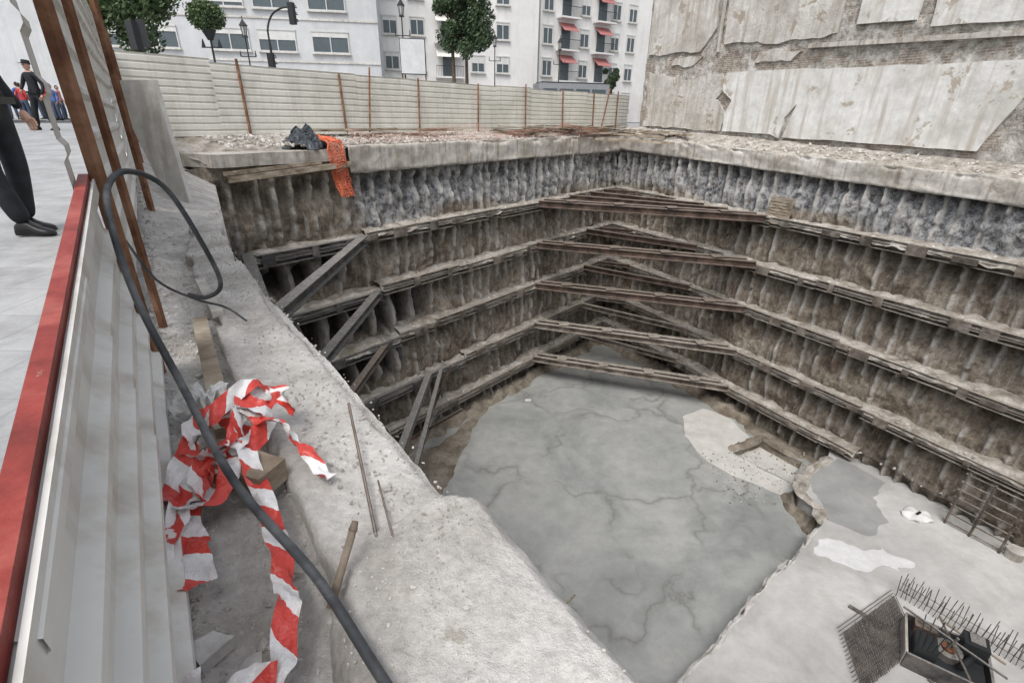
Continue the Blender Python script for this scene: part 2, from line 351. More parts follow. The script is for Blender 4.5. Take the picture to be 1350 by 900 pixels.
fill('lime_splash',rough_loop([(9.9,11.9),(10.6,12.5),(11.4,12.3),(12.3,12.2),(12.9,11.6),(12.2,11.2),(11,11.3)],.08,.4,23),[],FZ+.856,WSP)
# ---------------------------------------------------------------- wales
def wale(Pf,k0,k1,z,mat,off=.32,name='steel_wale',seg=5.5):
    b=MB(); k=k0; r=random.Random(int(z*10+k0))
    while k<k1-.3:
        e=min(k+seg*r.uniform(.7,1.2),k1); dz=r.uniform(-.06,.06); do=r.uniform(-.05,.05)
        for dd in(-.11,.11):
            b.prof(Pf(k,z+dz+dd,off+do),Pf(e-.04,z+dz+dd+r.uniform(-.03,.03),off+do),[(-.1,-.08),(.1,-.08),(.1,-.06),(-.085,-.06),(-.085,.06),(.1,.06),(.1,.08),(-.1,.08)] if Pf is RW else [(.1,.08),(-.1,.08),(-.1,.06),(.085,.06),(.085,-.06),(-.1,-.06),(-.1,-.08),(.1,-.08)],mat)
        kk=k+.5
        while kk<e:
            l=r.uniform(.15,.7); a=Pf(kk,z+dz,off+.12); c=Pf(kk+l,z+dz,off+.12); b.beam(a,c,.03,.34 if r.random()<.6 else .2,mat)
            a=Pf(kk+.1,z+dz,off-.1); c=Pf(kk+.1,z+dz,off-.5); b.beam(a,c,.16,.3,CONC2)
            kk+=r.uniform(1.2,2.4)
        k=e
    o=b.done(name)
    n=int((k1-k0)/.08); ks=np.linspace(k0,k1,n); P=np.zeros((n,7,3))
    for j,x in enumerate(np.linspace(0,1,7)):
        of=off+.06-x*.75+.14*fbm(ks*3,ks*0+z,3); h=z+.2+.10*x+.24*fbm(ks*2.2+z,ks*0+x*3,4)-(.22 if j==0 else 0)
        if j==0: of=of+.02
        q=Pf(0,0,0); d=DL if Pf is BL else DR; nn=NLw if Pf is BL else NRw
        P[:,j,0]=q[0]+nn[0]*of+d[0]*ks; P[:,j,1]=q[1]+nn[1]*of+d[1]*ks; P[:,j,2]=h
    g=gridmesh('soil_ledge',P,DIRT); g.parent=o
for i,z in enumerate(LV):
    wale(RW,0,35 if i<4 else 16.5,z,WALE)
    wale(BL,0,[17.6,17.2,16.5,13,17.5][i],z,WALE)
    wale(BL,[17.6,17.2,16.5,13,17.5][i],21.5,z-.15,GSTEEL,name='steel_wale')
rr=random.Random(5)
for i,z in enumerate(LV):
    b=MB(); mt=RUST if i<3 else WALE
    sets=[(7.4,9.9,.34),(3.3,7.0,.28)]+([(5.2,8.4,.26)] if i==0 else [])+[(1.8,2.4,.2)]
    for a,c,kn in sets:
        zz=z+.12+rr.uniform(-.05,.05)
        b.beam(BL(a,zz,.35),RW(c,zz,.35),kn*.8,kn,mt,'I',.03)
        if kn==.34:
            b.beam(BL(a+.42,zz-.02,.35),RW(c+.5,zz-.02,.35),kn*.7,kn*.9,mt,'I',.03)
            for t in (.15,.38,.62,.85): 
                p=BL(a+.2,zz+.19,.35).lerp(RW(c+.25,zz+.19,.35),t); b.box(p,(.5,.55,.03),mt)
    b.done('corner_strut')
def LWp(s,z):
    p=np.array([-8.3,14.3])+np.array([5.7,-9.8])/11.34*s; return Vector((p[0]+.35,p[1]+.25,z))
b=MB()
for z,k,s,w in ((-4.05,17.8,5.6,.3),(-6.1,17.4,5.6,.28),(-8.3,17.3,5.0,.24),(-10.3,15.2,8.3,.26),(-12.4,15.0,6.5,.24)):
    b.beam(BL(k,z,.4),LWp(s,z),w,w,GSTEEL if z>-7 or z<-9 else RUST,'I')
b.beam(BL(14.6,-10.4,.45),LWp(9.5,-11.2),.16,.16,GSTEEL,'box')
b.beam(BL(15.6,-12.4,.6),BL(14.9,-9.6,1.5),.10,.10,RUST,'box')
b.beam(BL(16.6,-12.9,.6),BL(15.3,-11.2,2.5),.10,.10,RUST,'box')
b.done('corner_strut')
b=MB()
for z in LV: b.beam(LWp(0,z),LWp(11,z),.3,.3,GSTEEL,'I')
b.done('steel_wale')
# ---------------------------------------------------------------- terraces + beams
def FX(Y): return np.interp(Y,[-4,0,2.08,14.9],[2.47,-.29,-1.725,-10.7])
def PX(Y): return np.interp(Y,[-3.6,.67,1.17,4.5,14.3],[3.2,.29,-.12,-2.6,-8.3])
def TZ(Y): return np.interp(Y,[2.5,4.5,14.5],[-1.12,-1.22,-1.85])
def ZF(Y): return np.interp(Y,[2,6,14.5],[-1.10,-1.2,-.75])
Ys=np.concatenate([np.arange(-3.6,3.5,.02),np.arange(3.5,14.95,.08)]); m=60
c=np.linspace(-.08,1.0,m)[None,:]; Y=Ys[:,None]+0*c; fx=FX(Y); px=PX(Y); X=fx+(px-fx)*c
Zc=ZF(Y)*(1-c)+TZ(Y)*c-.03*sst(c,0,.3)+.07*fbm(X*2.2,Y*2.2,5)+.05*fbm(X*14,Y*14,4)-.02
gridmesh('site_ground',np.stack([X,Y,Zc],-1),DUST,flip=True)
ks=np.arange(-1,22.2,.09)[:,None]; c=np.linspace(0,1,22)[None,:]
e0=np.array([6.9,33.8]); e1=np.array([-10.7,14.9])
tt=(ks+1)/23.2; FxX=e0[0]+(e1[0]-e0[0])*tt-.2; FyY=e0[1]+(e1[1]-e0[1])*tt+.2
PXx=Gc[0]+DL[0]*ks; PYy=Gc[1]+DL[1]*ks
X=FxX+(PXx-FxX)*c; Y=FyY+(PYy-FyY)*c
zb=-.62-.38*c**1.3-.25*sst(ks,18,19)*c; Zc=zb+.26*fbm(X*.8,Y*.8,5)+.1*fbm(X*5,Y*5,4)-.03
gridmesh('site_ground',np.stack([X,Y,Zc],-1),DIRT)
ks=np.arange(-1.5,36,.12)[:,None]; c=np.linspace(0,1,14)[None,:]
bx=Gc[0]+DR[0]*ks-NRw[0]*1.4*(1-c); by=Gc[1]+DR[1]*ks-NRw[1]*1.4*(1-c)
zz=np.interp(ks,[0,18,36],[-.45,-1.15,-1.5])*(1-c)+np.interp(ks,[0,18,36],[-.95,-1.5,-1.9])*c
Zc=zz+.14*fbm(bx*1.2,by*1.2,5)+.05*fbm(bx*6,by*6,3)-.04
gridmesh('site_ground',np.stack([bx,by,Zc],-1),DIRT,flip=True)
def capbeam(name,pts,w,h,mat,amp=.02,step=.06,seed=0):
    pts=[np.array(p,float) for p in pts]; out=[]
    for i in range(len(pts)-1):
        L=np.linalg.norm(pts[i+1]-pts[i]); k=max(1,int(L/step))
        for j in range(k): out.append(pts[i]+(pts[i+1]-pts[i])*j/k)
    out.append(pts[-1]); A=np.array(out); n=len(A); t=np.gradient(A[:,:2],axis=0); t/=np.linalg.norm(t,axis=1)[:,None]; nr=np.stack([-t[:,1],t[:,0]],1)
    cs=[(1,-h),(1,-.03),(.97,0)]+[(x,0) for x in np.linspace(.9,.1,9)]+[(.03,0),(0,-.03)]+[(0,-h*x) for x in (.15,.3,.45,.6,.75,.88,1)]+[(.3,-h)]
    P=np.zeros((n,len(cs),3)); ac=np.arange(n)*step
    for j,(x,z) in enumerate(cs):
        q=fbm(ac*1.5+seed,ac*0+j*.6,4)*2*amp*2+fbm(ac*9+seed,ac*0+j*1.7,3)*amp*2.2
        if abs(z+.03)<.001 or x in(.97,.03):
            q=q-amp*3*sst(vn(ac*1.3+seed*3,ac*0+1),.72,.85)*(.5+vn(ac*6,ac*0))
        P[:,j,0]=A[:,0]+nr[:,0]*(x*w+q*(-1 if x<.5 else 1)); P[:,j,1]=A[:,1]+nr[:,1]*(x*w+q*(-1 if x<.5 else 1)); P[:,j,2]=A[:,2]+z+q*.7
    return gridmesh(name,P,mat)
capbeam('concrete_capping_beam',[BL(17.8,-1.0,.12),BL(7,-.95,.12),BL(-.3,-.95,.12)],.55,.85,CONC2,.035,.09,3)
capbeam('concrete_capping_beam',[RW(-.3,-.95,.1),RW(18,-1.5,.1),RW(36,-1.95,.1)],.5,.72,CONC2,.035,.09,5)
capbeam('concrete_capping_beam',[(-.16,1.14,-1.07),(-.9,2.1,-1.09),(-2.6,4.5,-1.16),(-5.2,8.9,-1.5),(-8.3,14.3,-1.95)],.36,.9,CONC,.014,.025,9)
Ys=np.arange(-3.4,1.24,.015)[:,None]; c=np.linspace(0,1,80)[None,:]
right=np.interp(Ys,[-3.4,.67,1.19,1.24],[3.1,.31,-.06,-.12]); left=np.interp(Ys,[-3.4,.2,1.0,1.24],[2.2,-.2,-.5,-.2])
X=left+(right-left)*c+.03*fbm(Ys*7,c*0,4)+.012*fbm(Ys*30,c*0,3); Y=Ys+0*c+.05*fbm(X*8,Ys*0+5,3)*(Ys>1.1)
ed=np.minimum(np.minimum(c,1-c)*np.abs(right-left)*14,np.minimum((1.24-Ys)*14,1)); ed=np.clip(ed,0,1)
Zc=-1.16+.10*ed**.5+.03*fbm(X*3,Y*3,4)+.022*fbm(X*22,Y*22,4)
Zc=np.where(c>.999,-1.9,Zc); Zc=np.where(Ys>1.23,-1.9,Zc)
gridmesh('concrete_block',np.stack([X,Y,Zc],-1),CONC,flip=True)
def slabpoly(name,pts,th,mat,amp=.05,seed=1):
    lp=rough_loop([(p[0],p[1]) for p in pts],.15,amp,seed); z=np.mean([p[2] for p in pts])
    return fill(name,lp,[],z,mat,ext=th)
slabpoly('broken_concrete_slab',[BL(17.9,-1.08,.1),BL(22.0,-1.08,.3),BL(22.6,-1.08,-1.2),BL(19.5,-1.08,-1.3),BL(18.,-1.08,-.8)],.34,CONC2,.14,3)
TILE=M('broken_floor_tile',[(.42,.40,.37),(.54,.52,.49),(.62,.6,.57)],6,.85,.5,50,.5,30)
for i,(x,y,s_,a_) in enumerate([(-.68,.74,.05,.3),(-.62,.62,.045,2.),(-.56,.70,.03,1.2)]):
    q=[(x+s_*math.cos(a_+t)*f,y+s_*math.sin(a_+t)*f) for t,f in ((0.2,1.1),(1.5,.8),(2.9,1.2),(4.6,.9))]
    fill('broken_tile',rough_loop(q,.01,.005,i),[],-1.108+.006*(i%2),TILE,ext=.035)
b=MB(); b.beam(BL(17.9,-1.52,.35),BL(21.8,-1.72,.45),.09,.16,WOOD); b.beam(BL(18.9,-1.42,.3),BL(21.9,-1.56,.5),.05,.1,WOOD); b.done('wood_plank')
# ---------------------------------------------------------------- street ground
def zg(x,y): return -1.0+.40*sst(y,1.,15.)
Bd=[(2.47,-4.0),(-.29,0),(-1.725,2.08),(-10.75,14.95),(7.0,34.2),(8.6,32.6),(26.5,-1.0),(26.5,-5.5)]
dense=[]
for i in range(len(Bd)):
    a=np.array(Bd[i],float);q=np.array(Bd[(i+1)%len(Bd)],float);k=max(1,int(np.linalg.norm(q-a)/.6))
    for j in range(k): dense.append(a+(q-a)*j/k)
dense=np.array(dense+[dense[0]]); cen=np.array([7.,14.])
rs=[1,1.03,1.08,1.15,1.25,1.4,1.6,1.9,2.3,3,4,7,15,60]
P=np.zeros((len(dense),len(rs),3))
for j,r in enumerate(rs):
    q=cen+(dense-cen)*r; P[:,j,:2]=q; P[:,j,2]=zg(q[:,0],q[:,1])
gridmesh('ground',P,STONEP,flip=True)
gx=np.linspace(-60,60,61)[:,None]; gy=np.linspace(-3.5,3.5,5)[None,:]
rd=np.array([.66,.75]); rn=np.array([-.75,.66]); rc=np.array([-12.,38.])
X=rc[0]+rd[0]*gx+rn[0]*gy; Y=rc[1]+rd[1]*gx+rn[1]*gy
gridmesh('road',np.stack([X,Y,zg(X,Y)+.01],-1),ASPH)
b=MB()
for i in range(-14,15):
    p=rc+rd*i*4; q=p+rd*2
    if p[1]>15: b.beam((p[0],p[1],-.585),(q[0],q[1],-.585),.12,.008,PAINTW)
b.done('road_marking')
# ---------------------------------------------------------------- fences
def corr(b,p0,p1,z0,z1,mat,pitch=.2,dep=.03,z0b=None,z1b=None,k=None,boff=0.):
    p0=Vector((p0[0],p0[1],0));p1=Vector((p1[0],p1[1],0)); d=(p1-p0).normalized(); n=Vector((-d.y,d.x,0))
    z0b=z0 if z0b is None else z0b; z1b=z1 if z1b is None else z1b
    k=k or max(1,round((z1-z0)/pitch)); pr=[]
    for i in range(k):
        for f,o in ((0,0),(.62,0),(.74,dep),(.88,dep)): pr.append(((i+f)/k,o))
    pr.append((1,0)); vs=[]
    for p,a0,a1 in((p0,z0,z1),(p1,z0b,z1b)):
        for t,o in pr: q=p+n*(o-boff*(1-t)); vs.append((q.x,q.y,a0+(a1-a0)*t))
    m=len(pr); b.add(vs,[(i,m+i,m+i+1,i+1) for i in range(m-1)],mat)
F0=np.array([-10.7,14.9]);F1=np.array([6.95,34.0]); L=np.linalg.norm(F1-F0); fd=(F1-F0)/L; fn=np.array([fd[1],-fd[0]])
b=MB(); k=0; i=0
while k<L-.1:
    e=min(k+2.45,L); a=F0+fd*k+fn*(.012*(i%2)); c=F0+fd*e+fn*(.012*(i%2))
    t0=1.42-(.12 if k>2.4 else 0)+random.uniform(-.03,.03)-.12*k/L
    corr(b,a,c,-.72,t0,CREAM,.2,.03,z1b=t0+random.uniform(-.03,.03))
    k=e-.05 if e<L else L; i+=1
for kk in (3.2,6.6,9.9,13.2,16.4,19.4,22.2,24.6):
    a=F0+fd*kk+fn*.08; tp=1.35+random.uniform(-.15,.12); ln=random.uniform(-.08,.08)
    b.beam((a[0],a[1],-.9),(a[0]+ln,a[1],tp),.06,.06,RUSTP)
b.done('sheet_metal_fence')
b=MB()
for kk,lean in((7.5,.25),(22.9,.7)):
    a=F0+fd*kk+fn*.14; b.beam((a[0],a[1],-.9),(a[0]+lean*fd[0],a[1]+lean*fd[1],1.5),.05,.05,RUSTP)
b.done('fence_post')
b=MB()
def FLp(Y,off=0): x=float(FX(Y)); return (x+off*.82,Y+off*.57)
def RZ(Y): return -.25-.13*(2.06-Y)
yy=[-.6,.35,1.2,2.06]
for i in range(3):
    y0,y1=yy[i],yy[i+1]; o_=.004*(i%2)
    corr(b,FLp(y0-.03,o_),FLp(y1,o_),-1.2,RZ(y0)-.012,WHITE,dep=-.03,z1b=RZ(y1)-.012,k=5,boff=.05)
p=FLp(-.6);q=FLp(2.06); b.beam((p[0],p[1],RZ(-.6)),(q[0],q[1],RZ(2.06)),.032,.028,RED)
b.beam((p[0]+.022,p[1]+.016,RZ(-.6)-.02),(q[0]+.022,q[1]+.016,RZ(2.06)-.02),.008,.03,WHITE)
b.done('sheet_metal_fence')
b=MB()
b.beam((-1.67,2.08,-1.4),(-1.69,2.1,1.5),.04,.04,RUSTP,'C',.006)
b.done('rusty_fence_post')
b=MB(); b.beam((-2.03,2.66,-1.3),(-2.03,2.66,1.5),.03,.03,RUSTP); b.done('rusty_fence_post')
b=MB()
corr(b,(-1.60,1.86),(-1.74,2.05),-.30,1.1,WHITE,.2,-.015)
corr(b,(-1.84,2.26),(-4.9,6.65),-.9,1.15,WHITE,.2,-.025,z0b=-1.0)
corr(b,(-5.0,6.75),(-10.65,14.85),-1.1,1.35,WHITE,.2,-.03,z0b=-.8)
for t in (.35,.7,1.0):
    x=-1.78+(-10.65+1.78)*t; y=2.22+(14.85-2.22)*t; b.beam((x+.08,y+.05,-1.3),(x+.08,y+.05,1.4),.06,.06,RUSTP)
b.done('sheet_metal_fence')
b=MB(); q=[Vector(v) for v in((-5.78,8.5,-1.4),(-5.3,8.3,-1.4),(-5.62,8.65,.42),(-6.38,8.75,.40))]; q2=[v+Vector((.02,.07,0)) for v in q]
b.add(q+q2,[(0,1,2,3),(7,6,5,4),(0,4,5,1),(1,5,6,2),(2,6,7,3),(3,7,4,0)],CONCW); b.done('leaning_panel')
# ---------------------------------------------------------------- right building
W0=np.array([7.25,31.75]); 
def BW(k,z,off=0): p=W0+DR*k+NRw*off; return Vector((p[0],p[1],z))
nu=420;nz=170; U=np.linspace(0,38,nu)[:,None]; Zt=np.linspace(-1.8,15,nz)[None,:]
D=.12*fbm(U*.8,Zt*.8,4)+.18*fbm(U*3,Zt*3,4)+0*U
P=np.stack([W0[0]+DR[0]*U+NRw[0]*D,W0[1]+DR[1]*U+NRw[1]*D,Zt+0*U],-1)
bw=gridmesh('old_building',P,PARTY)
b=MB()
q=[BW(0,0),BW(38,0),BW(38,0,-14),BW(0,0,-14)]
for i in(1,2,3):
    a=q[i];c=q[(i+1)%4]; b.add([(a.x,a.y,-1.8),(c.x,c.y,-1.8),(c.x,c.y,15),(a.x,a.y,15)],[(0,1,2,3)],PLASB)
b.add([(x.x,x.y,15) for x in q],[(0,1,2,3)],CONC); b.done('building_body',parent=bw)
def panel(pts,mat,off=.10,th=.05,amp=.06,seed=1,name='plaster_panel'):
    lp=rough_loop(pts,.07,amp,seed); n=len(lp)
    bm=bmesh.new(); vs=[bm.verts.new(BW(k,z,off)) for k,z in lp]; vb=[bm.verts.new(BW(k,z,off-.12)) for k,z in lp]
    es=[bm.edges.new((vs[i],vs[(i+1)%n])) for i in range(n)]
    bmesh.ops.triangle_fill(bm,use_beauty=True,edges=es)
    for i in range(n): bm.faces.new((vs[i],vs[(i+1)%n],vb[(i+1)%n],vb[i]))
    bmesh.ops.recalc_face_normals(bm,faces=bm.faces)
    me=bpy.data.meshes.new(name); bm.to_mesh(me); bm.free(); me.materials.append(mat); o=bpy.data.objects.new(name,me); COL.objects.link(o); o.parent=bw
panel([(.4,-.45),(4.,-.5),(5.8,-.55)  ,(5.9,.2),(5.2,.9),(5.8,1.4),(5.4,2.0),(3,1.8),(.4,2.3)],PLASB,.10,amp=.16,seed=2)
panel([(5.95,-.55),(8.6,-.6),(9.0,-.75),(9.1,.1),(9.55,.65),(9.2,-.7),(12,-.75),(16.2,-.85),(17.3,1.75),(12,1.85),(8,1.98),(5.7,2.0),(5.5,1.3),(6.2,.8),(5.9,.2)],PLAST,.13,amp=.05,seed=2)
panel([(.2,3.1),(3.8,3.0),(4.6,3.9),(4.4,7),(.2,7.5)],PLASB,.12,amp=.18,seed=5)
panel([(5.2,3.2),(7.5,3.0),(10.5,3.1),(10.6,6),(5,6)],PLASB,.1,amp=.16,seed=8)
panel([(11.2,3.3),(13.2,3.2),(13.3,5.5),(11.2,5.6)],PLAST,.14,amp=.02,seed=9)
panel([(13.7,2.95),(22,2.55),(22,5),(13.6,5)],PLAST,.12,amp=.05,seed=12)
panel([(2.,2.5),(3.5,2.45),(4.,2.8),(2.2,2.85)],PLASB,.09,amp=.16,seed=31); panel([(7,2.3),(8.8,2.25),(9.2,2.6),(7.2,2.75)],PLASB,.09,amp=.16,seed=33)
b=MB()
b.beam(BW(9.5,2.75,.12),BW(22,2.28,.12),.12,.16,CONC2); b.beam(BW(4.9,2.9,.1),BW(4.8,9,.1),.1,.14,CONC2)
b.done('floor_slab_remnant',parent=bw)
# ---------------------------------------------------------------- rubble
_t=(1+5**.5)/2; ICO_V=[Vector(v).normalized() for v in [(-1,_t,0),(1,_t,0),(-1,-_t,0),(1,-_t,0),(0,-1,_t),(0,1,_t),(0,-1,-_t),(0,1,-_t),(_t,0,-1),(_t,0,1),(-_t,0,-1),(-_t,0,1)]]
ICO_F=[(0,11,5),(0,5,1),(0,1,7),(0,7,10),(0,10,11),(1,5,9),(5,11,4),(11,10,2),(10,7,6),(7,1,8),(3,9,4),(3,4,2),(3,2,6),(3,6,8),(3,8,9),(4,9,5),(2,4,11),(6,2,10),(8,6,7),(9,8,1)]
def rock(b,c,r,mat):
    pts=[Vector(v)*r*random.uniform(.65,1.15) for v in ICO_V]
    R=Matrix.Rotation(random.uniform(0,6.3),3,(random.random(),random.random(),.5)); sc=(random.uniform(.8,1.4),random.uniform(.7,1.1),random.uniform(.5,.8))
    b.add([Vector(c)+R@Vector((p.x*sc[0],p.y*sc[1],p.z*sc[2])) for p in pts],ICO_F,mat)
b=MB()
for i in range(4600):
    y=random.uniform(.2,4.) if i<3700 else random.uniform(4,14)
    t=random.random()**1.2; x=float(FX(y))+.03+(float(PX(y))-float(FX(y))-.3)*t
    z=float(ZF(y))*(1-t)+float(TZ(y))*t-.03*float(sst(t,0,.3))+.07*float(fbm(x*2.2,y*2.2,5))+.05*float(fbm(x*14,y*14,4))-.018
    rock(b,(x,y,z),random.uniform(.003,.011)*(1 if y<4 else 2.5) if random.random()<.95 else random.uniform(.015,.03),ROCK)
for i in range(1500):
    y=random.uniform(-.2,1.2); x=random.uniform(-.45,.3); 
    if x<float(PX(y))-.03 and x>float(np.interp(y,[-.2,.2,1.0],[.1,-.18,-.46])): rock(b,(x,y,-1.058+.03*float(fbm(x*3,y*3,4))+.022*float(fbm(x*22,y*22,4))),random.uniform(.0015,.005)*(1 if random.random()<.97 else 2.),ROCK)
for i in range(1500):
    y=random.uniform(1.15,6); x=float(PX(y))-random.uniform(.02,.4); rock(b,(x,y,float(np.interp(y,[1.14,2.1,4.5,8.9],[-1.065,-1.085,-1.155,-1.5]))),random.uniform(.002,.008),ROCK)
b.done('rubble')
b=MB()
for i in range(1800):
    k=random.uniform(-1,21.5); o=-random.uniform(.1,1.9); p=BL(k,-.66-.28*(1+o/2)-.02,o); rock(b,p,random.uniform(.02,.09),ROCK)
for i in range(500):
    k=random.uniform(0,25); o=-random.uniform(.1,1.2); t=-o/1.3; p=RW(k,(np.interp(k,[0,18],[-.45,-1.15])*t+np.interp(k,[0,18],[-.95,-1.5])*(1-t))-.02,o); rock(b,p,random.uniform(.02,.08),ROCK)
for i in range(700):
    w=random.choice([BL,RW]); z=random.choice(LV); k=random.uniform(0,20 if w is RW else 16); rock(b,w(k,z+.22,random.uniform(.05,.35)),random.uniform(.02,.07),ROCK)
for i in range(400):
    rock(b,(random.uniform(8.5,13.4),random.uniform(15,18.5),FZ+.02),random.uniform(.015,.05),MUD if i%2 else ROCK)
b.done('rubble')
b=MB()
for i in range(60):
    k=random.uniform(-.5,9); o=-random.uniform(.2,1.6); p=BL(k,-.62-.2*(1+o/2)+random.uniform(0,.25),o); a=random.uniform(-.6,.6)+math.atan2(DL[1],DL[0]); l=random.uniform(.5,1.6)
    d=Vector((math.cos(a),math.sin(a),random.uniform(-.08,.08)))*l; b.beam(p-d,p+d,random.uniform(.08,.2),.035,random.choice([WOOD,WOOD,RUST]))
for i in range(14):
    k=random.uniform(0,5); p=RW(k,-.8+random.uniform(0,.15),-random.uniform(.0,.9)); a=random.uniform(-.5,.5)+math.atan2(DR[1],DR[0]); l=random.uniform(.5,1.5)
    d=Vector((math.cos(a),math.sin(a),0))*l; b.beam(p-d,p+d,random.uniform(.1,.2),.04,WOOD)
for i in range(14):
    k=random.uniform(12,18.5); p=BL(k,-.62+random.uniform(0,.12),-random.uniform(.9,1.6)); a=math.atan2(DL[1],DL[0])+random.uniform(-.2,.2); l=random.uniform(.5,1.3)
    d=Vector((math.cos(a),math.sin(a),0))*l; b.beam(p-d,p+d,.15,.04,WOOD)
b.beam(BL(4.5,-.9,.35),RW(1.5,-.85,.3),.18,.14,RUST); b.beam(BL(3.6,-1.02,.5),RW(4.6,-1.15,.4),.2,.12,WOOD); b.beam(BL(2.6,-.8,.2),RW(3.6,-.9,.1),.2,.1,WOOD)
b.done('timber_debris')
b=MB()
b.beam((-1.78,2.62,-1.09),(-1.03,1.5,-1.06),.07,.045,WOOD); b.beam((-2.3,3.5,-1.14),(-1.75,2.75,-1.1),.06,.04,CONC2)
b.beam((-1.0,1.33,-1.04),(-.74,1.24,-1.05),.11,.08,WOOD)
b.done('wood_plank')
u=np.linspace(-1,1,18)[:,None]; v=np.linspace(-1,1,18)[None,:]
gridmesh('paper_scrap',np.stack([-1.22+.08*u+.05*fbm(u*3,v*3)+0*v,1.66+.07*v+.05*fbm(u*3+5,v*3),-1.04+.16*fbm(u*3+9,v*3,3)+.03],-1),PAINTW,False,flip=True)
b=MB(); b.tube((-.42,.81,-1.07),(-.396,.95,-.965),.010,STAKE,9); b.tube((-.396,.95,-.965),(-.393,.968,-.95),.012,STAKE,9,.008); b.done('wooden_stake',True)
b=MB(); b.tube((-.34,.965,-1.065),(-.62,1.63,-1.01),.005,RUST,6); b.tube((-.3,.98,-1.065),(-.41,1.23,-1.04),.003,RUST,6)
b.done('rebar_rod')
# ---------------------------------------------------------------- tape
def catmull(pts,n=14):
    P=[Vector(p) for p in pts]; P=[P[0]*2-P[1]]+P+[P[-1]*2-P[-2]]; out=[]
    for i in range(1,len(P)-2):
        for j in range(n):
            t=j/n; a,b_,c_,d=P[i-1],P[i],P[i+1],P[i+2]
            out.append(.5*((2*b_)+(c_-a)*t+(2*a-5*b_+4*c_-d)*t*t+(3*b_-a-3*c_+d)*t**3))
    out.append(P[-2]); return out
def ribbon(me_v,me_f,uvs,pts,w,roll0,roll1,waves=2):
    c=catmull(pts); n=len(c); L=0; o=len(me_v)
    for i,p in enumerate(c):
        t=(c[min(i+1,n-1)]-c[max(i-1,0)]).normalized(); s=t.cross(Vector((0,0,1))); s=s.normalized() if s.length>.01 else Vector((1,0,0)); u=s.cross(t)
        r=roll0+(roll1-roll0)*i/n+.5*math.sin(i/n*waves*6.28+roll0)
        a=s*math.cos(r)+u*math.sin(r); bb=u*math.cos(r)-s*math.sin(r)
        if i: L+=(p-c[i-1]).length
        for j in range(5):
            x=(j/4-.5); me_v.append(p+a*w*x+bb*(.007*math.sin(i*.8+j*2)+.014*(x*x*4)*math.sin(i*.25)+.01*math.sin(i*.37+o)))
            uvs.append((L,j/4))
        if i:
            for j in range(4): q=o+(i-1)*5+j; me_f.append((q,q+1,q+6,q+5))
V=[];F=[];UV=[]
ribs=[
 ([(-.88,1.52,-.98),(-.93,1.5,-.90),(-1.02,1.38,-.95),(-1.0,1.2,-1.02),(-.94,1.09,-1.05),(-.84,.97,-1.06),(-.76,.86,-1.06)],.085,.2,.1),
 ([(-.95,1.5,-.95),(-.90,1.38,-.93),(-.82,1.26,-1.0),(-.73,1.15,-1.03),(-.63,1.0,-1.04),(-.55,.88,-1.05),(-.5,.75,-1.05),(-.47,.62,-1.05),(-.56,.52,-1.05),(-.7,.45,-1.05)],.055,.5,-.3),
 ([(-.98,1.42,-.97),(-.88,1.42,-.92),(-.76,1.38,-.95),(-.66,1.32,-1.0),(-.57,1.24,-1.045)],.045,.9,.2),
 ([(-.9,1.4,-1.),(-1.0,1.45,-.93),(-1.06,1.4,-.95),(-1.02,1.3,-1.0),(-.92,1.25,-.98),(-.9,1.35,-.95)],.06,.2,1.2),
 ([(-.95,1.3,-1.0),(-.85,1.2,-1.),(-.9,1.08,-1.03),(-.97,1.15,-1.03),(-.95,1.28,-.99),(-.85,1.33,-.96)],.06,-.4,.8),
 ([(-.85,1.55,-.96),(-.93,1.55,-.92),(-.9,1.45,-.9),(-.82,1.42,-.95),(-.86,1.33,-.99),(-.94,1.22,-1.0),(-.88,1.12,-1.04)],.07,.3,1.),
 ([(-.78,1.50,-.97),(-.84,1.58,-.93),(-.92,1.52,-.88),(-.97,1.40,-.9),(-1.02,1.34,-.97),(-1.02,1.24,-1.02)],.055,1.1,-.3),
 ([(-.9,1.2,-1.0),(-.92,1.12,-1.03),(-.92,1.0,-1.04),(-.88,.9,-1.05)],.06,-.8,.4),
 ([(-.46,.62,-1.04),(-.52,.6,-1.03),(-.6,.56,-1.04),(-.66,.62,-1.05)],.08,.1,.9)]
for p,w,a,c_ in ribs: ribbon(V,F,UV,p,w,a,c_)
me=bpy.data.meshes.new('barrier_tape'); me.from_pydata([tuple(v) for v in V],[],F); me.materials.append(TAPE); ul=me.uv_layers.new(name='UVMap')
for l in me.loops: ul.data[l.index].uv=UV[l.vertex_index]
me.polygons.foreach_set('use_smooth',[True]*len(F)); o=bpy.data.objects.new('barrier_tape',me); COL.objects.link(o)
# ---------------------------------------------------------------- cable
def cable(name,pts,r,mat):
    cu=bpy.data.curves.new(name,'CURVE'); cu.dimensions='3D'; cu.bevel_depth=r; cu.bevel_resolution=4; cu.resolution_u=6
    c=catmull(pts,8); sp=cu.splines.new('POLY'); sp.points.add(len(c)-1)
    for i,p in enumerate(c): sp.points[i].co=(*p,1)
    cu.materials.append(mat); cu.use_fill_caps=True; o=bpy.data.objects.new(name,cu); COL.objects.link(o); return o
cable('black_cable',[(-.02,.38,-1.04),(-.26,.64,-1.03),(-.46,.845,-1.0),(-.77,1.10,-.94),(-1.08,1.42,-.82),(-1.30,1.62,-.6),(-1.47,1.82,-.39),(-1.57,1.99,-.27),(-1.6,2.16,-.235),(-1.6,2.36,-.33),(-1.56,2.46,-.6),(-1.58,2.57,-.85),(-1.69,2.6,-.94),(-1.83,2.66,-.95)],.012,BLACK)
cable('thin_cable',[(-1.75,2.2,-.5),(-1.72,2.3,-.75),(-1.65,2.45,-.9),(-1.6,2.6,-1.0),(-1.5,2.6,-1.08)],.006,BLACK)
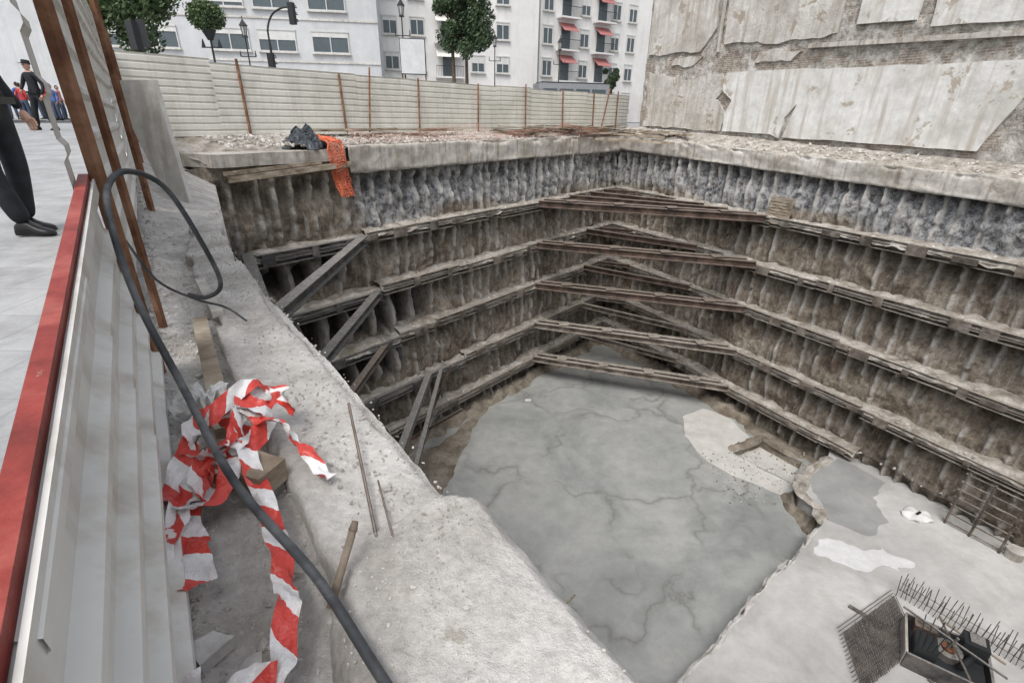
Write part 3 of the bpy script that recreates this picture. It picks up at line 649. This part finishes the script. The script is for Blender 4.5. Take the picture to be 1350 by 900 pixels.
# ---------------------------------------------------------------- nets, tarp
def net(name,P,mat,th=.014):
    o=gridmesh(name,P,mat,False); md=o.modifiers.new('w','WIREFRAME'); md.thickness=th; md.use_even_offset=False; return o
k2=np.linspace(0,1,170)[:,None]; k=1.+k2*16.5; off=-.25+.3*fbm(k*.7,k*0,3); v=np.linspace(0,1,7)[None,:]
Zc=-.93+v*.5*(.4+1.*vn(k*.6,k*0+3)); X=Gc[0]+DL[0]*k+NLw[0]*(off+.3*fbm(k,v*2)); Y=Gc[1]+DL[1]*k+NLw[1]*(off+.3*fbm(k,v*2))
net('orange_safety_net',np.stack([X,Y,Zc+0*X],-1),LPINK,.012)
u=np.linspace(0,1,30)[:,None]; v=np.linspace(0,1,15)[None,:]
s=u*2.8; kk=18.2+.30*(v-.5)*2+.5*(1-u)*.6; off=np.where(s<1.0,-.8+s*1.1,.33+.06*np.sin(s*5)); Zc=np.where(s<1.0,-.72-.08*s,-.8-(s-1.0)*.95)+.05*fbm(s*6,v*6)
off=off+.3*fbm(u*5,v*5); kk=kk+.35*fbm(u*6+4,v*3)
X=Gc[0]+DL[0]*kk+NLw[0]*off; Y=Gc[1]+DL[1]*kk+NLw[1]*off
net('orange_safety_net',np.stack([X,Y,Zc+.2*fbm(u*7+3,v*6)],-1),ORANGE,.035)
u=np.linspace(-1,1,60)[:,None]; v=np.linspace(-1,1,50)[None,:]; r=np.sqrt(u*u+v*v); c0=BL(18.9,0,-.55)
H=sst(1.05-r+.5*fbm(u*1.5+3,v*1.5,3),0,.7)
Zc=-.86+.34*H*(.5+.9*vn(u*2+9,v*2+9))+.35*fbm(u*4+2,v*4,4)*sst(1.2-r,0,.5)-.2*(1-sst(1.15-r,0,.2))
gridmesh('black_tarpaulin',np.stack([c0.x+u*.62+.4*fbm(u*3,v*3)+0*v,c0.y+v*.5+.4*fbm(u*3+7,v*3)+0*u,Zc],-1),TARP,False,flip=True)
b=MB()
for i in range(7):
    z=-3.72+i*.12; a=RW(10.3,z,.25-.02*i); c_=RW(11.3,z,.25-.02*i); b.beam(a,c_,.02,.09,WOOD)
for k in(10.35,10.8,11.25): b.beam(RW(k,-3.78,.2),RW(k,-2.95,.06),.08,.08,WOOD)
b.done('wood_pallet')
# ---------------------------------------------------------------- things on the slab
SZ=FZ+.85
RBAR=M('rebar_steel',[(.09,.08,.075),(.16,.14,.125),(.22,.19,.165)],4,.8,.2,40)
b=MB()
for lay in range(2):
    for i in range(30):
        p=Vector((8.9+i*.075,8.15+i*.04,SZ+.06+lay*.07)); 
        d=Vector((.28+random.uniform(-.01,.01),1.,0)).normalized()*random.uniform(1.55,1.65)
        b.tube(p-d*.35,p+d*.65,.012,RBAR,5)
for i in range(16):
    t=i/15; p=Vector((8.55+.50*t,7.6+1.65*t,SZ+.10)); b.tube(p,p+Vector((2.35,1.25,0)),.012,RBAR,5)
b.done('metal_grating')
b=MB()
for i in range(34):
    t=i/33; p=Vector((11.5+2.3*t,10.4-2.8*t,SZ)); 
    for o_ in (0,.22): q=p+Vector((o_,o_*.7,0)); b.tube(q,q+Vector((random.uniform(-.06,.06),random.uniform(-.06,.06),random.uniform(.55,.8))),.011,RBAR,5)
for zz in(.25,.5):
    b.tube((11.5,10.4,SZ+zz),(13.8,7.6,SZ+zz),.009,RBAR,5)
b.done('starter_rebar')
b=MB(); R=Matrix.Rotation(math.radians(-35),3,'Z'); c0=Vector((11.25,8.4,SZ))
for dx,dy,sx,sy in((0,.68,1.7,.06),(0,-.68,1.7,.06),(.85,0,.06,1.30),(-.85,0,.06,1.30)):
    b.box(c0+R@Vector((dx,dy,.25)),(sx,sy,.5),CONC2 if dx<0 else GSTEEL,R)
b.box(c0+Vector((0,0,.3)),(1.5,1.15,.14),DARK,R)
b.tube(c0+Vector((0,0,.37)),c0+Vector((0,0,.56)),.30,GSTEEL,20); b.tube(c0+Vector((0,0,.56)),c0+Vector((0,0,.62)),.15,RUSTP,14); b.tube(c0+Vector((0,0,.62)),c0+Vector((.1,0,.95)),.04,GSTEEL,8)
b.box(c0+R@Vector((.5,.34,.6)),(.5,.45,.55),DARK,R); b.box(c0+R@Vector((.5,.34,.90)),(.3,.3,.06),GSTEEL,R); b.tube(c0+R@Vector((.5,.1,.6)),c0+R@Vector((.2,-.5,.6)),.07,DARK,10)
b.box(c0+R@Vector((-.5,-.3,.55)),(.45,.55,.4),DARK,R); b.box(c0+R@Vector((-.45,.36,.5)),(.5,.3,.3),RUST,R)
for i in range(5): b.tube(c0+R@Vector((-.7+.1*i,-.6,.78)),c0+R@Vector((-.5+.2*i,.6,.80)),.012,DARK,6)
b.tube(c0+R@Vector((-1.0,.5,.82)),c0+R@Vector((1.0,-.4,.82)),.03,GSTEEL,8); b.tube(c0+R@Vector((-.2,.8,.75)),c0+R@Vector((.3,-.9,.75)),.025,RBAR,8)
b.done('pump_machine_in_steel_tray')
b=MB()
for i in range(12): a_=random.uniform(0,3.1); p=Vector((random.uniform(10.2,12.8),random.uniform(7.0,9.6),SZ+.04)); d=Vector((math.cos(a_),math.sin(a_),0))*random.uniform(.3,.8); b.beam(p-d,p+d,random.uniform(.05,.14),.03,random.choice([WOOD,RBAR,CONC2]))
b.done('timber_debris')
u=np.linspace(0,2*math.pi,33)[:,None]; v=np.linspace(0,math.pi,17)[None,:]
rad=1+.35*fbm(np.cos(u)*1.5+5,np.sin(u)*1.5+v*1.5,4)*2
P=np.stack([14.5+.46*np.cos(u)*np.sin(v)*rad,13.65+.38*np.sin(u)*np.sin(v)*rad,SZ+.05+.12*np.cos(v)*rad+.05*np.sin(v)*np.sin(5*u)],-1); gridmesh('cement_sack',P,flat('sack_white',(.72,.72,.7),.7))
b=MB(); b.box((14.45,13.6,SZ+.20),(.26,.08,.02),DARK,Matrix.Rotation(.5,3,'Z')); b.done('sack_print',parent=bpy.data.objects['cement_sack'])
b=MB()
for k in(19.9,20.6,21.4): b.beam(RW(k,SZ,.75),RW(k,-10.7,.5),.055,.055,WALE)
for i in range(7): t=(i+.4)/6.6; b.beam(RW(19.8,SZ+(2.05)*t,.75-.25*t),RW(21.5,SZ+2.05*t,.75-.25*t),.04,.04,WALE)
b.done('metal_ladder')
b=MB(); b.tube((16.3,11.9,SZ),(16.3,11.9,SZ+.3),.24,CONC2,20); b.tube((16.3,11.9,SZ+.3),(16.3,11.9,SZ+.33),.26,CONC,20); b.done('concrete_ring')
b=MB(); b.beam((1.4,10.2,FZ+.03),(2.1,10.9,FZ+.03),.05,.03,WOOD); b.box((.9,22.5,FZ+.03),(.3,.2,.04),PLAST); b.done('wood_scrap')
# ---------------------------------------------------------------- buildings in background
def facade(name,p0,p1,depth,z0,z1,mat,wins,balc=(),awn=(),bands=(),roof=None,shut=None):
    p0=Vector((*p0,0));p1=Vector((*p1,0)); d=(p1-p0).normalized(); n=Vector((d.y,-d.x,0)); L=(p1-p0).length
    b=MB(); q=[p0,p1,p1-n*depth,p0-n*depth]
    for i in range(4):
        a=q[i];c=q[(i+1)%4]; b.add([(a.x,a.y,z0),(c.x,c.y,z0),(c.x,c.y,z1),(a.x,a.y,z1)],[(0,1,2,3)],mat)
    b.add([(x.x,x.y,z1) for x in q],[(0,1,2,3)],CONC)
    o=b.done(name)
    b=MB()
    def at(k,z,off): v=p0+d*k+n*off; return Vector((v.x,v.y,z))
    for k,z,w,h in wins:
        b.beam(at(k-w/2,z+h/2,.02),at(k+w/2,z+h/2,.02),.04,h,GLASS)
        for zz in(z,z+h): b.beam(at(k-w/2-.06,zz,.07),at(k+w/2+.06,zz,.07),.14,.1,FRAME)
        for kk in(k-w/2,k,k+w/2): b.beam(at(kk,z+.05,.06),at(kk,z+h-.05,.06),.08,.08,FRAME)
        b.beam(at(k-w/2-.15,z-.1,.12),at(k+w/2+.15,z-.1,.12),.24,.08,CONCW)
        if shut: 
            f=random.choice([.15,.25,.25,.45,.8]); b.beam(at(k-w/2,z+h*(1-f/2)-.03,.075),at(k+w/2,z+h*(1-f/2)-.03,.075),.03,h*f,shut)
    for k,z,w in balc:
        b.beam(at(k-w/2,z,.5),at(k+w/2,z,.5),1.,.16,mat)
        b.beam(at(k-w/2,z+1.,.97),at(k+w/2,z+1.,.97),.05,.05,DARK)
        for t in np.arange(-w/2,w/2+.01,.16): b.beam(at(k+t,z+.08,.97),at(k+t,z+1,.97),.025,.025,DARK)
        b.beam(at(k-.6,z+1.15,.03),at(k+.6,z+1.15,.03),.05,2.1,GLASS)
    for k,z,w,m_ in awn:
        a=[at(k-w/2,z,.03),at(k+w/2,z,.03),at(k+w/2,z-.8,1.1),at(k-w/2,z-.8,1.1)]; c=[x+Vector((0,0,-.04)) for x in a]
        b.add(a+c,[(0,1,2,3),(7,6,5,4),(0,4,5,1),(1,5,6,2),(2,6,7,3),(3,7,4,0)],m_)
    for z in bands: b.beam(at(0,z,.04),at(L,z,.04),.08,.14,CONCW)
    b.done('facade_details',parent=o); return o
GREYB=M('facade_grey',[(.5,.51,.52),(.58,.59,.6)],.3,.8,.1,8,.15,2,streak=((.42,.42,.42),.3,.4))
WHB=M('facade_white',[(.68,.67,.65),(.76,.75,.73)],.3,.8,.1,8,.12,2,streak=((.5,.49,.46),.3,.4))
BEI=M('facade_beige',[(.6,.55,.46),(.68,.63,.54)],.3,.8,.1,8,.15,2,streak=((.45,.42,.36),.3,.4))
AWR=flat('awning_red',(.42,.17,.16),.8); AWW=flat('awning_white',(.72,.7,.66),.8); SHU=flat('shutter_pale',(.66,.66,.64),.6)
wins=[(k,z,3.0,1.6) for z in (1.6,4.75,7.9,11,14) for k in (1.8,6.2,11.8,15.6,20)]
facade('grey_apartment_building',(-36,47),(-12.2,51),12,-.7,19,GREYB,wins,bands=(.9,4.,7.2,10.4,13.5),shut=SHU)
wins=[(k,z,1.3,1.5) for z in np.arange(1,17,3.0) for k in (1.6,4.2,10.2,12.8)]
facade('white_apartment_building',(-13.8,55.6),(2.2,60),12,-.7,22,WHB,wins,balc=[(7.2,z-.6,2.8) for z in np.arange(1,17,3.)],awn=[(7.2,z+2.0,2.6,AWW) for z in (4,7,13)],bands=(.4,),shut=SHU)
wins=[(k,z,1.2,1.7) for z in np.arange(1,19,3.0) for k in (1,6.0,10.5,13)]
facade('apartment_building_with_awnings',(2.4,61),(18,71),12,-.7,24,WHB,wins,balc=[(k,z-.5,2.6) for z in np.arange(1,19,3.) for k in(3.4,8.4)],awn=[(k,z+2.1,2.0,random.choice([AWR,AWR,AWW])) for z in (4,7,10) for k in(3.4,8.4)],shut=SHU)
wins=[(k,z,1.2,1.7) for z in np.arange(1,16,3.2) for k in np.arange(1.5,28,3)]
facade('beige_apartment_building',(-75,50),(-42,54),12,-.7,20,GREYB,wins,balc=[(k,z-.5,2.) for z in np.arange(4.2,16,3.2) for k in np.arange(4.5,28,6)],bands=(.4,))
facade('beige_apartment_building',(17,75),(40,72),12,-.7,22,BEI,wins[:40])
# ---------------------------------------------------------------- trees
def leafM(name,c1,c2):
    m,nt,b,v=base(name); n=noise(nt,v,1.2,4); c=ramp(nt,n,[(.35,c1),(.65,c2)]); c=mix(nt,.6,c,ramp(nt,noise(nt,v,8,2),[(.3,.5),(.7,1.)]),'MULTIPLY')
    nt.links.new(c,b.inputs['Base Color']); b.inputs['Roughness'].default_value=.6; return m
LEAF=leafM('foliage',(.05,.085,.03),(.11,.17,.06)); LEAF2=leafM('foliage_dark',(.04,.07,.035),(.08,.13,.055))
def tree(name,base_,h,crown_c,crown_r,n,mat,leaf=.16,seed=1,clumps=26):
    r=random.Random(seed); b=MB(); B=Vector(base_); C=Vector(crown_c)
    top=B.lerp(C,.75); b.tube(B,top,.17,BARK,9,.10)
    cl=[]
    for i in range(clumps):
        while True:
            p=Vector((r.uniform(-1,1),r.uniform(-1,1),r.uniform(-1,1)))
            if p.length<1: break
        p=Vector((p.x*crown_r[0],p.y*crown_r[1],p.z*crown_r[2]))*.85+C; cl.append((p,r.uniform(.22,.42)*min(crown_r[0],crown_r[1])))
        if i%2==0:
            m_=top.lerp(p,.5)+Vector((r.uniform(-.2,.2),r.uniform(-.2,.2),.1)); b.tube(top,m_,.06,BARK,5,.035); b.tube(m_,p,.035,BARK,5,.012)
    for i in range(n):
        c,cr=r.choice(cl); d=Vector((r.gauss(0,1),r.gauss(0,1),r.gauss(0,.9))).normalized()*cr*r.uniform(.55,1.25)**.7
        p=c+d; a=Vector((r.gauss(0,1),r.gauss(0,1),r.gauss(0,1))).normalized(); t=a.orthogonal().normalized(); s=a.cross(t); l=leaf*r.uniform(.6,1.3)
        b.add([p-t*l*.9,p+s*l*.45,p+t*l*.9,p-s*l*.45],[(0,1,2,3)],mat)
    return b.done(name)
tree('street_tree',(-18.9,28,-.6),8,(-18.7,28,5.2),(2.7,2.3,2.8),13000,LEAF,.13,3,50)
tree('cypress_tree',(-4.6,42,-.6),9,(-4.8,42,8.2),(1.9,1.7,2.2),8000,LEAF2,.14,5,26)
tree('cypress_tree',(-3.7,42,-.6),8,(-3.7,42,5.8),(2.1,1.8,2.6),10000,LEAF2,.14,8,32)
tree('street_tree',(9.9,58,-.6),4,(9.9,58,4.0),(1.0,1.0,1.6),2500,LEAF2,.13,9,10)
b=MB(); x,y=-14.9,28.
b.tube((x,y,-.6),(x,y,4.0),.06,DARK,8,.045); 
b.tube((x,y,3.1),(x,y,3.55),.12,DARK,10,.34); 
r=random.Random(3)
for i in range(3000):
    d=Vector((r.gauss(0,1),r.gauss(0,1),r.gauss(0,1))).normalized()*r.uniform(.6,1.15); p=Vector((x,y,4.1))+Vector((d.x*.75,d.y*.75,d.z*.6)); a=Vector((r.gauss(0,1),r.gauss(0,1),r.gauss(0,1))).normalized(); t=a.orthogonal(); s=a.cross(t); l=.06
    b.add([p-t*l,p+s*l*.5,p+t*l,p-s*l*.5],[(0,1,2,3)],LEAF)
b.beam((x-.5,y,2.8),(x+.5,y,2.8),.05,.05,DARK); b.tube((x-.4,y,2.8),(x-.4,y,3.15),.1,DARK,8,.02); b.tube((x+.4,y,2.8),(x+.4,y,3.15),.1,DARK,8,.02)
b.done('flower_basket_post')
REDL=flat('lens_red',(.3,.04,.03),.4); GRL=flat('lens_green',(.04,.15,.08),.4); AML=flat('lens_amber',(.3,.15,.03),.4)
def tl_head(b,c,s=1.,ang=0.):
    R=Matrix.Rotation(ang,3,'Z'); c=Vector(c); b.box(c,(.3*s,.22*s,.95*s),DARK,R)
    for i,m_ in enumerate((GRL,AML,REDL)):
        z=(-.3+.3*i)*s; p=c+R@Vector((0,-.11*s,z)); b.tube(p,p+R@Vector((0,-.03,0)),.1*s,m_,12)
        for a in range(5):
            t=math.pi*a/4; q=p+R@Vector((math.cos(t)*.115*s,0,math.sin(t)*.115*s)); b.box(q+R@Vector((0,-.09*s,0)),(.05*s,.2*s,.02*s),DARK,R@Matrix.Rotation(-t+math.pi/2,3,'Y'))
def traffic(name,x,y,arm=None,h=3.6):
    b=MB(); b.tube((x,y,-.6),(x,y,h),.07,DARK,10,.06); tl_head(b,(x,y-.15,2.3),1.0,2.9)
    b.box((x,y,2.3),(.08,.3,.1),DARK)
    if arm:
        pts=catmull([(x,y,h),(x+.02,y,h+.7),(x+.35,y,h+1.3),(x+.9,y,h+1.6),(x+arm,y,h+1.65)],5)
        for a,c in zip(pts[:-1],pts[1:]): b.tube(a,c,.05,DARK,8)
        tl_head(b,(x+arm,y-.05,h+1.35),1.,2.9)
    b.done(name)
traffic('traffic_light',-12.9,30,1.4,h=3.2)
b=MB(); b.tube((-16.4,25,-.6),(-16.4,25,3.3),.07,DARK,10); tl_head(b,(-16.55,24.9,2.9),1.15,.9+2); tl_head(b,(-16.3,25.2,3.0),1.1,-1.2); b.done('traffic_light')
def lamp(x,y,h):
    b=MB(); b.tube((x,y,-.6),(x,y,.3),.14,DARK,10,.08); b.tube((x,y,.3),(x,y,h),.06,DARK,8,.04)
    b.beam((x-.5,y,h-1.1),(x+.5,y,h-1.1),.05,.05,DARK)
    for dx in(-.5,.5): b.tube((x+dx,y,h-1.1),(x+dx,y,h-.75),.05,DARK,6,.02)
    b.tube((x,y,h),(x,y,h+.1),.2,DARK,6,.16); 
    for a in range(6): t=a*math.pi/3; b.tube((x+.12*math.cos(t),y+.12*math.sin(t),h+.1),(x+.22*math.cos(t),y+.22*math.sin(t),h+.65),.018,DARK,4)
    b.tube((x,y,h+.12),(x,y,h+.62),.11,FRAME,6,.2); b.tube((x,y,h+.65),(x,y,h+1.),.28,DARK,6,.04); b.tube((x,y,h+1.),(x,y,h+1.2),.03,DARK,5); b.done('street_lamp')
lamp(-7.9,40,6.0); lamp(-17.9,38,4.4); lamp(-2.0,52,5.6); lamp(3.9,52,5.4)
b=MB(); a=F0+fd*10.1-fn*.35; SIGN=flat('sign_face',(.66,.68,.69),.5)
b.box((a[0],a[1],2.05),(1.0,.05,1.25),DARK,Matrix.Rotation(.2,3,'Z')); b.box((a[0],a[1]-.04,2.05),(.94,.02,1.19),SIGN,Matrix.Rotation(.2,3,'Z'))
for dx in(-.45,.45): b.beam((a[0]+dx,a[1]+.05+dx*.2,-.7),(a[0]+dx,a[1]+.05+dx*.2,2.5),.05,.05,RUSTP)
b.done('blank_sign_board')
b=MB(); R=Matrix.Rotation(math.radians(12),3,'Z'); c0=Vector((4.6,47,-.6)); BUS=flat('bus_body',(.3,.31,.33),.4)
b.box(c0+Vector((0,0,1.75)),(6,2.2,2.6),BUS,R); b.box(c0+Vector((0,0,3.1)),(5.6,1.9,.1),DARK,R)
for i in range(4): b.box(c0+R@Vector((-2.1+i*1.4,-1.1,2.2)),(1.2,.03,.9),GLASS,R)
for dx in(-2,2):
    for dy in(-.95,.95): b.tube(c0+R@Vector((dx,dy-.1,.45)),c0+R@Vector((dx,dy+.1,.45)),.45,BLACK,16)
b.done('parked_van')
# ---------------------------------------------------------------- people
SKIN=flat('skin',(.5,.31,.23),.6); HAIR=flat('hair',(.03,.022,.018),.7); NAVY=M('navy_uniform',[(.010,.011,.014),(.02,.022,.028)],8,.8,.3,40); SHOE=flat('shoe_black',(.012,.012,.013),.35)
LIPS=flat('lips',(.4,.16,.13),.5)
def skinmesh(verts,edges,rad,root=0,sub=2):
    me=bpy.data.meshes.new('t'); me.from_pydata(verts,edges,[]); o=bpy.data.objects.new('t',me); COL.objects.link(o)
    o.modifiers.new('s','SKIN'); s=o.modifiers.new('u','SUBSURF'); s.levels=sub; s.render_levels=sub
    for i,r in enumerate(rad):
        x=me.skin_vertices[0].data[i]; x.radius=r if isinstance(r,tuple) else (r,r); x.use_root=(i==root)
    dg=bpy.context.evaluated_depsgraph_get(); m2=bpy.data.meshes.new_from_object(o.evaluated_get(dg)); bpy.data.objects.remove(o); return m2
def person(name,loc,ang,top,legs,cap=True,pose=None,scale=1.):
    e=bpy.data.objects.new(name,None); COL.objects.link(e); e.location=loc; e.rotation_euler=(0,0,ang); e.scale=(scale,)*3
    p=dict(kl=(.12,.03,.5),al=(.13,0,.09),kr=(-.12,.03,.5),ar=(-.13,0,.09),el=(.27,-.04,1.16),wl=(.26,.08,.93),er=(-.27,-.04,1.16),wr=(-.26,.08,.93)); 
    if pose: p.update(pose)
    V=[(0,0,.96),(0,.01,1.14),(0,0,1.34),(0,0,1.47),(0,.01,1.55),
       (.1,0,.9),p['kl'],p['al'],(-.1,0,.9),p['kr'],p['ar'],
       (.17,0,1.42),p['el'],p['wl'],(-.17,0,1.42),p['er'],p['wr']]
    E=[(0,1),(1,2),(2,3),(3,4),(0,5),(5,6),(6,7),(0,8),(8,9),(9,10),(3,11),(11,12),(12,13),(3,14),(14,15),(15,16)]
    Rr=[(.15,.11),(.135,.1),(.16,.11),(.09,.08),.055,.1,.082,.068,.1,.082,.068,.068,.05,.035,.068,.05,.035]
    me=skinmesh(V,E,Rr)
    for m_ in (SHOE,legs,top,SKIN): me.materials.append(m_)
    for f in me.polygons:
        c=f.center; f.use_smooth=True
        f.material_index=2 if (c.z>.98 or (abs(c.x)>.2 and c.z>.7)) else 1
        if c.z>1.49 and abs(c.x)<.1: f.material_index=3
    o=bpy.data.objects.new('body',me); COL.objects.link(o); o.parent=e
    for a in(p['al'],p['ar']):
        P=np.zeros((13,16,3))
        for i,(yy,w,h) in enumerate([(-.085,.0,.0),(-.083,.024,.05),(-.07,.034,.09),(-.04,.038,.115),(0,.038,.12),(.03,.038,.11),(.06,.04,.085),(.09,.045,.07),(.12,.048,.06),(.15,.046,.052),(.175,.036,.042),(.19,.02,.03),(.192,0,0)]):
            for j in range(16):
                t=2*math.pi*j/15; P[i,j]=(a[0]+w*math.copysign(abs(math.cos(t))**.7,math.cos(t)),a[1]+yy,max(0,.5*h+.5*h*math.copysign(abs(math.sin(t))**.8,math.sin(t)))+a[2]-.09)
        s=gridmesh('shoe',P,SHOE); s.parent=e
    for sgn,w,el in((1,p['wl'],p['el']),(-1,p['wr'],p['er'])):
        w=Vector(w); d=(w-Vector(el)).normalized(); s=d.cross(Vector((1,0,0))).normalized(); t=d.cross(s)
        V=[w,w+d*.05,w+d*.09]; E=[(0,1),(1,2)]; R_=[.026,(.036,.02),(.036,.018)]
        for i,l in enumerate((.065,.08,.085,.07)):
            a=w+d*.09+s*(i-1.5)*.02; k=len(V); V+=[a,a+d*l*.55+t*.008*sgn,a+d*l+t*.025*sgn]; E+=[(2,k),(k,k+1),(k+1,k+2)]; R_+=[.010,.0095,.008]
        k=len(V); V+=[w+d*.045+s*.035,w+d*.08+s*.055]; E+=[(1,k),(k,k+1)]; R_+=[.012,.009]
        m2=skinmesh([tuple(x) for x in V],E,R_,0,1); m2.materials.append(SKIN); 
        for f in m2.polygons: f.use_smooth=True
        o=bpy.data.objects.new('hand',m2); COL.objects.link(o); o.parent=e
    bm=bmesh.new(); bmesh.ops.create_uvsphere(bm,u_segments=24,v_segments=18,radius=1)
    for v in bm.verts:
        x,y,z=v.co; f=1-.18*max(0,-z)*(1 if y>-.2 else .4); nose=.12*math.exp(-((x/.14)**2+((z+.12)/.2)**2)) if y>0 else 0
        sock=.06*math.exp(-(((abs(x)-.36)/.16)**2+((z-.08)/.12)**2)) if y>0 else 0
        v.co=Vector((x*.076*f,(y+nose*1.6-sock)*.098*(.95 if y<0 else 1),z*.118))+Vector((0,.015,1.655))
    me=bpy.data.meshes.new('head'); bm.to_mesh(me); bm.free(); me.materials.append(SKIN); me.materials.append(HAIR)
    for f in me.polygons:
        f.use_smooth=True; c=f.center; f.material_index=1 if (c.z>1.72 or (c.y<0.0 and c.z>1.6)) else 0
    o=bpy.data.objects.new('head',me); COL.objects.link(o); o.parent=e
    b=MB()
    for sg in(-1,1): 
        b.tube((sg*.074,.01,1.64),(sg*.088,.0,1.65),.028,SKIN,10,.02)
        b.tube((sg*.028,.098,1.668),(sg*.028,.106,1.668),.011,HAIR,8)
    b.box((0,.107,1.605),(.045,.006,.01),LIPS)
    if cap:
        b.tube((0,.005,1.70),(0,-.01,1.79),.105,legs,16,.09); b.box((0,.12,1.71),(.14,.1,.012),legs)
        b.box((0,0,.99),(.33,.25,.05),SHOE); b.box((.19,0,.93),(.05,.1,.16),SHOE)
    b.done('face_and_cap',parent=e)
    return e
person('police_officer',(-4.0,4.10,float(zg(0,4.10))+.005),math.radians(-80),NAVY,NAVY,pose=dict(kl=(.12,-.05,.5),al=(.11,.06,.09),kr=(-.11,.0,.5),ar=(-.10,-.06,.09)))
person('police_officer',(-13.65,15.7,-.6),math.radians(175),NAVY,NAVY,pose=dict(kl=(.17,.05,.5),al=(.24,.05,.09),kr=(-.15,.0,.5),ar=(-.2,-.08,.09),el=(.3,.02,1.18),wl=(.2,.2,1.05)))
cl=[flat('shirt_red',(.5,.05,.05),.8),flat('shirt_blue',(.08,.16,.4),.8),flat('shirt_white',(.7,.7,.7),.8),flat('shirt_pink',(.6,.25,.25),.8)]; jeans=flat('jeans',(.07,.09,.14),.9)
for i,(x,y,a) in enumerate([(-24.2,27,0),(-25.2,28,1),(-24.0,28.5,2.2),(-27.2,29.5,4),(-25.6,30,3),(-28.3,30,.5),(-25.9,26.4,5),(-25.3,30.5,5),(-26.9,31,2),(-23.2,27.6,3)]):
    person('pedestrian',(x,y,-.6),a,cl[i%4],jeans,cap=False,scale=random.uniform(.93,1.02))
# ---------------------------------------------------------------- light, world, camera
w=bpy.data.worlds.new('World'); S.world=w; w.use_nodes=True; nt=w.node_tree; bg=nt.nodes['Background']
sk=_n(nt,'ShaderNodeTexSky',sky_type='NISHITA'); sk.sun_disc=False; sk.sun_elevation=math.radians(58); sk.sun_rotation=math.radians(200); sk.dust_density=4; sk.air_density=1.2
hs=_n(nt,'ShaderNodeHueSaturation'); hs.inputs['Saturation'].default_value=.4; hs.inputs['Value'].default_value=1.5; nt.links.new(sk.outputs[0],hs.inputs['Color']); nt.links.new(hs.outputs[0],bg.inputs[0]); bg.inputs[1].default_value=.15
sl=bpy.data.lights.new('sun','SUN'); sl.energy=1.2; sl.angle=math.radians(25); sl.color=(1,.985,.96); so=bpy.data.objects.new('sun',sl); COL.objects.link(so)
az=math.radians(200); el=math.radians(58); dv=Vector((math.sin(az)*math.cos(el),math.cos(az)*math.cos(el),math.sin(el))); so.rotation_euler=dv.to_track_quat('Z','Y').to_euler()
cam=bpy.data.cameras.new('camera'); co=bpy.data.objects.new('camera',cam); COL.objects.link(co); cam.sensor_width=36; cam.lens=17.5; cam.clip_start=.03; cam.clip_end=3000
co.matrix_world=Matrix.Rotation(math.radians(90-24.4),4,'X')@Matrix.Rotation(math.radians(.95),4,'Z')
S.camera=co
S.view_settings.view_transform='Standard'; S.view_settings.look='None'; S.view_settings.exposure=0
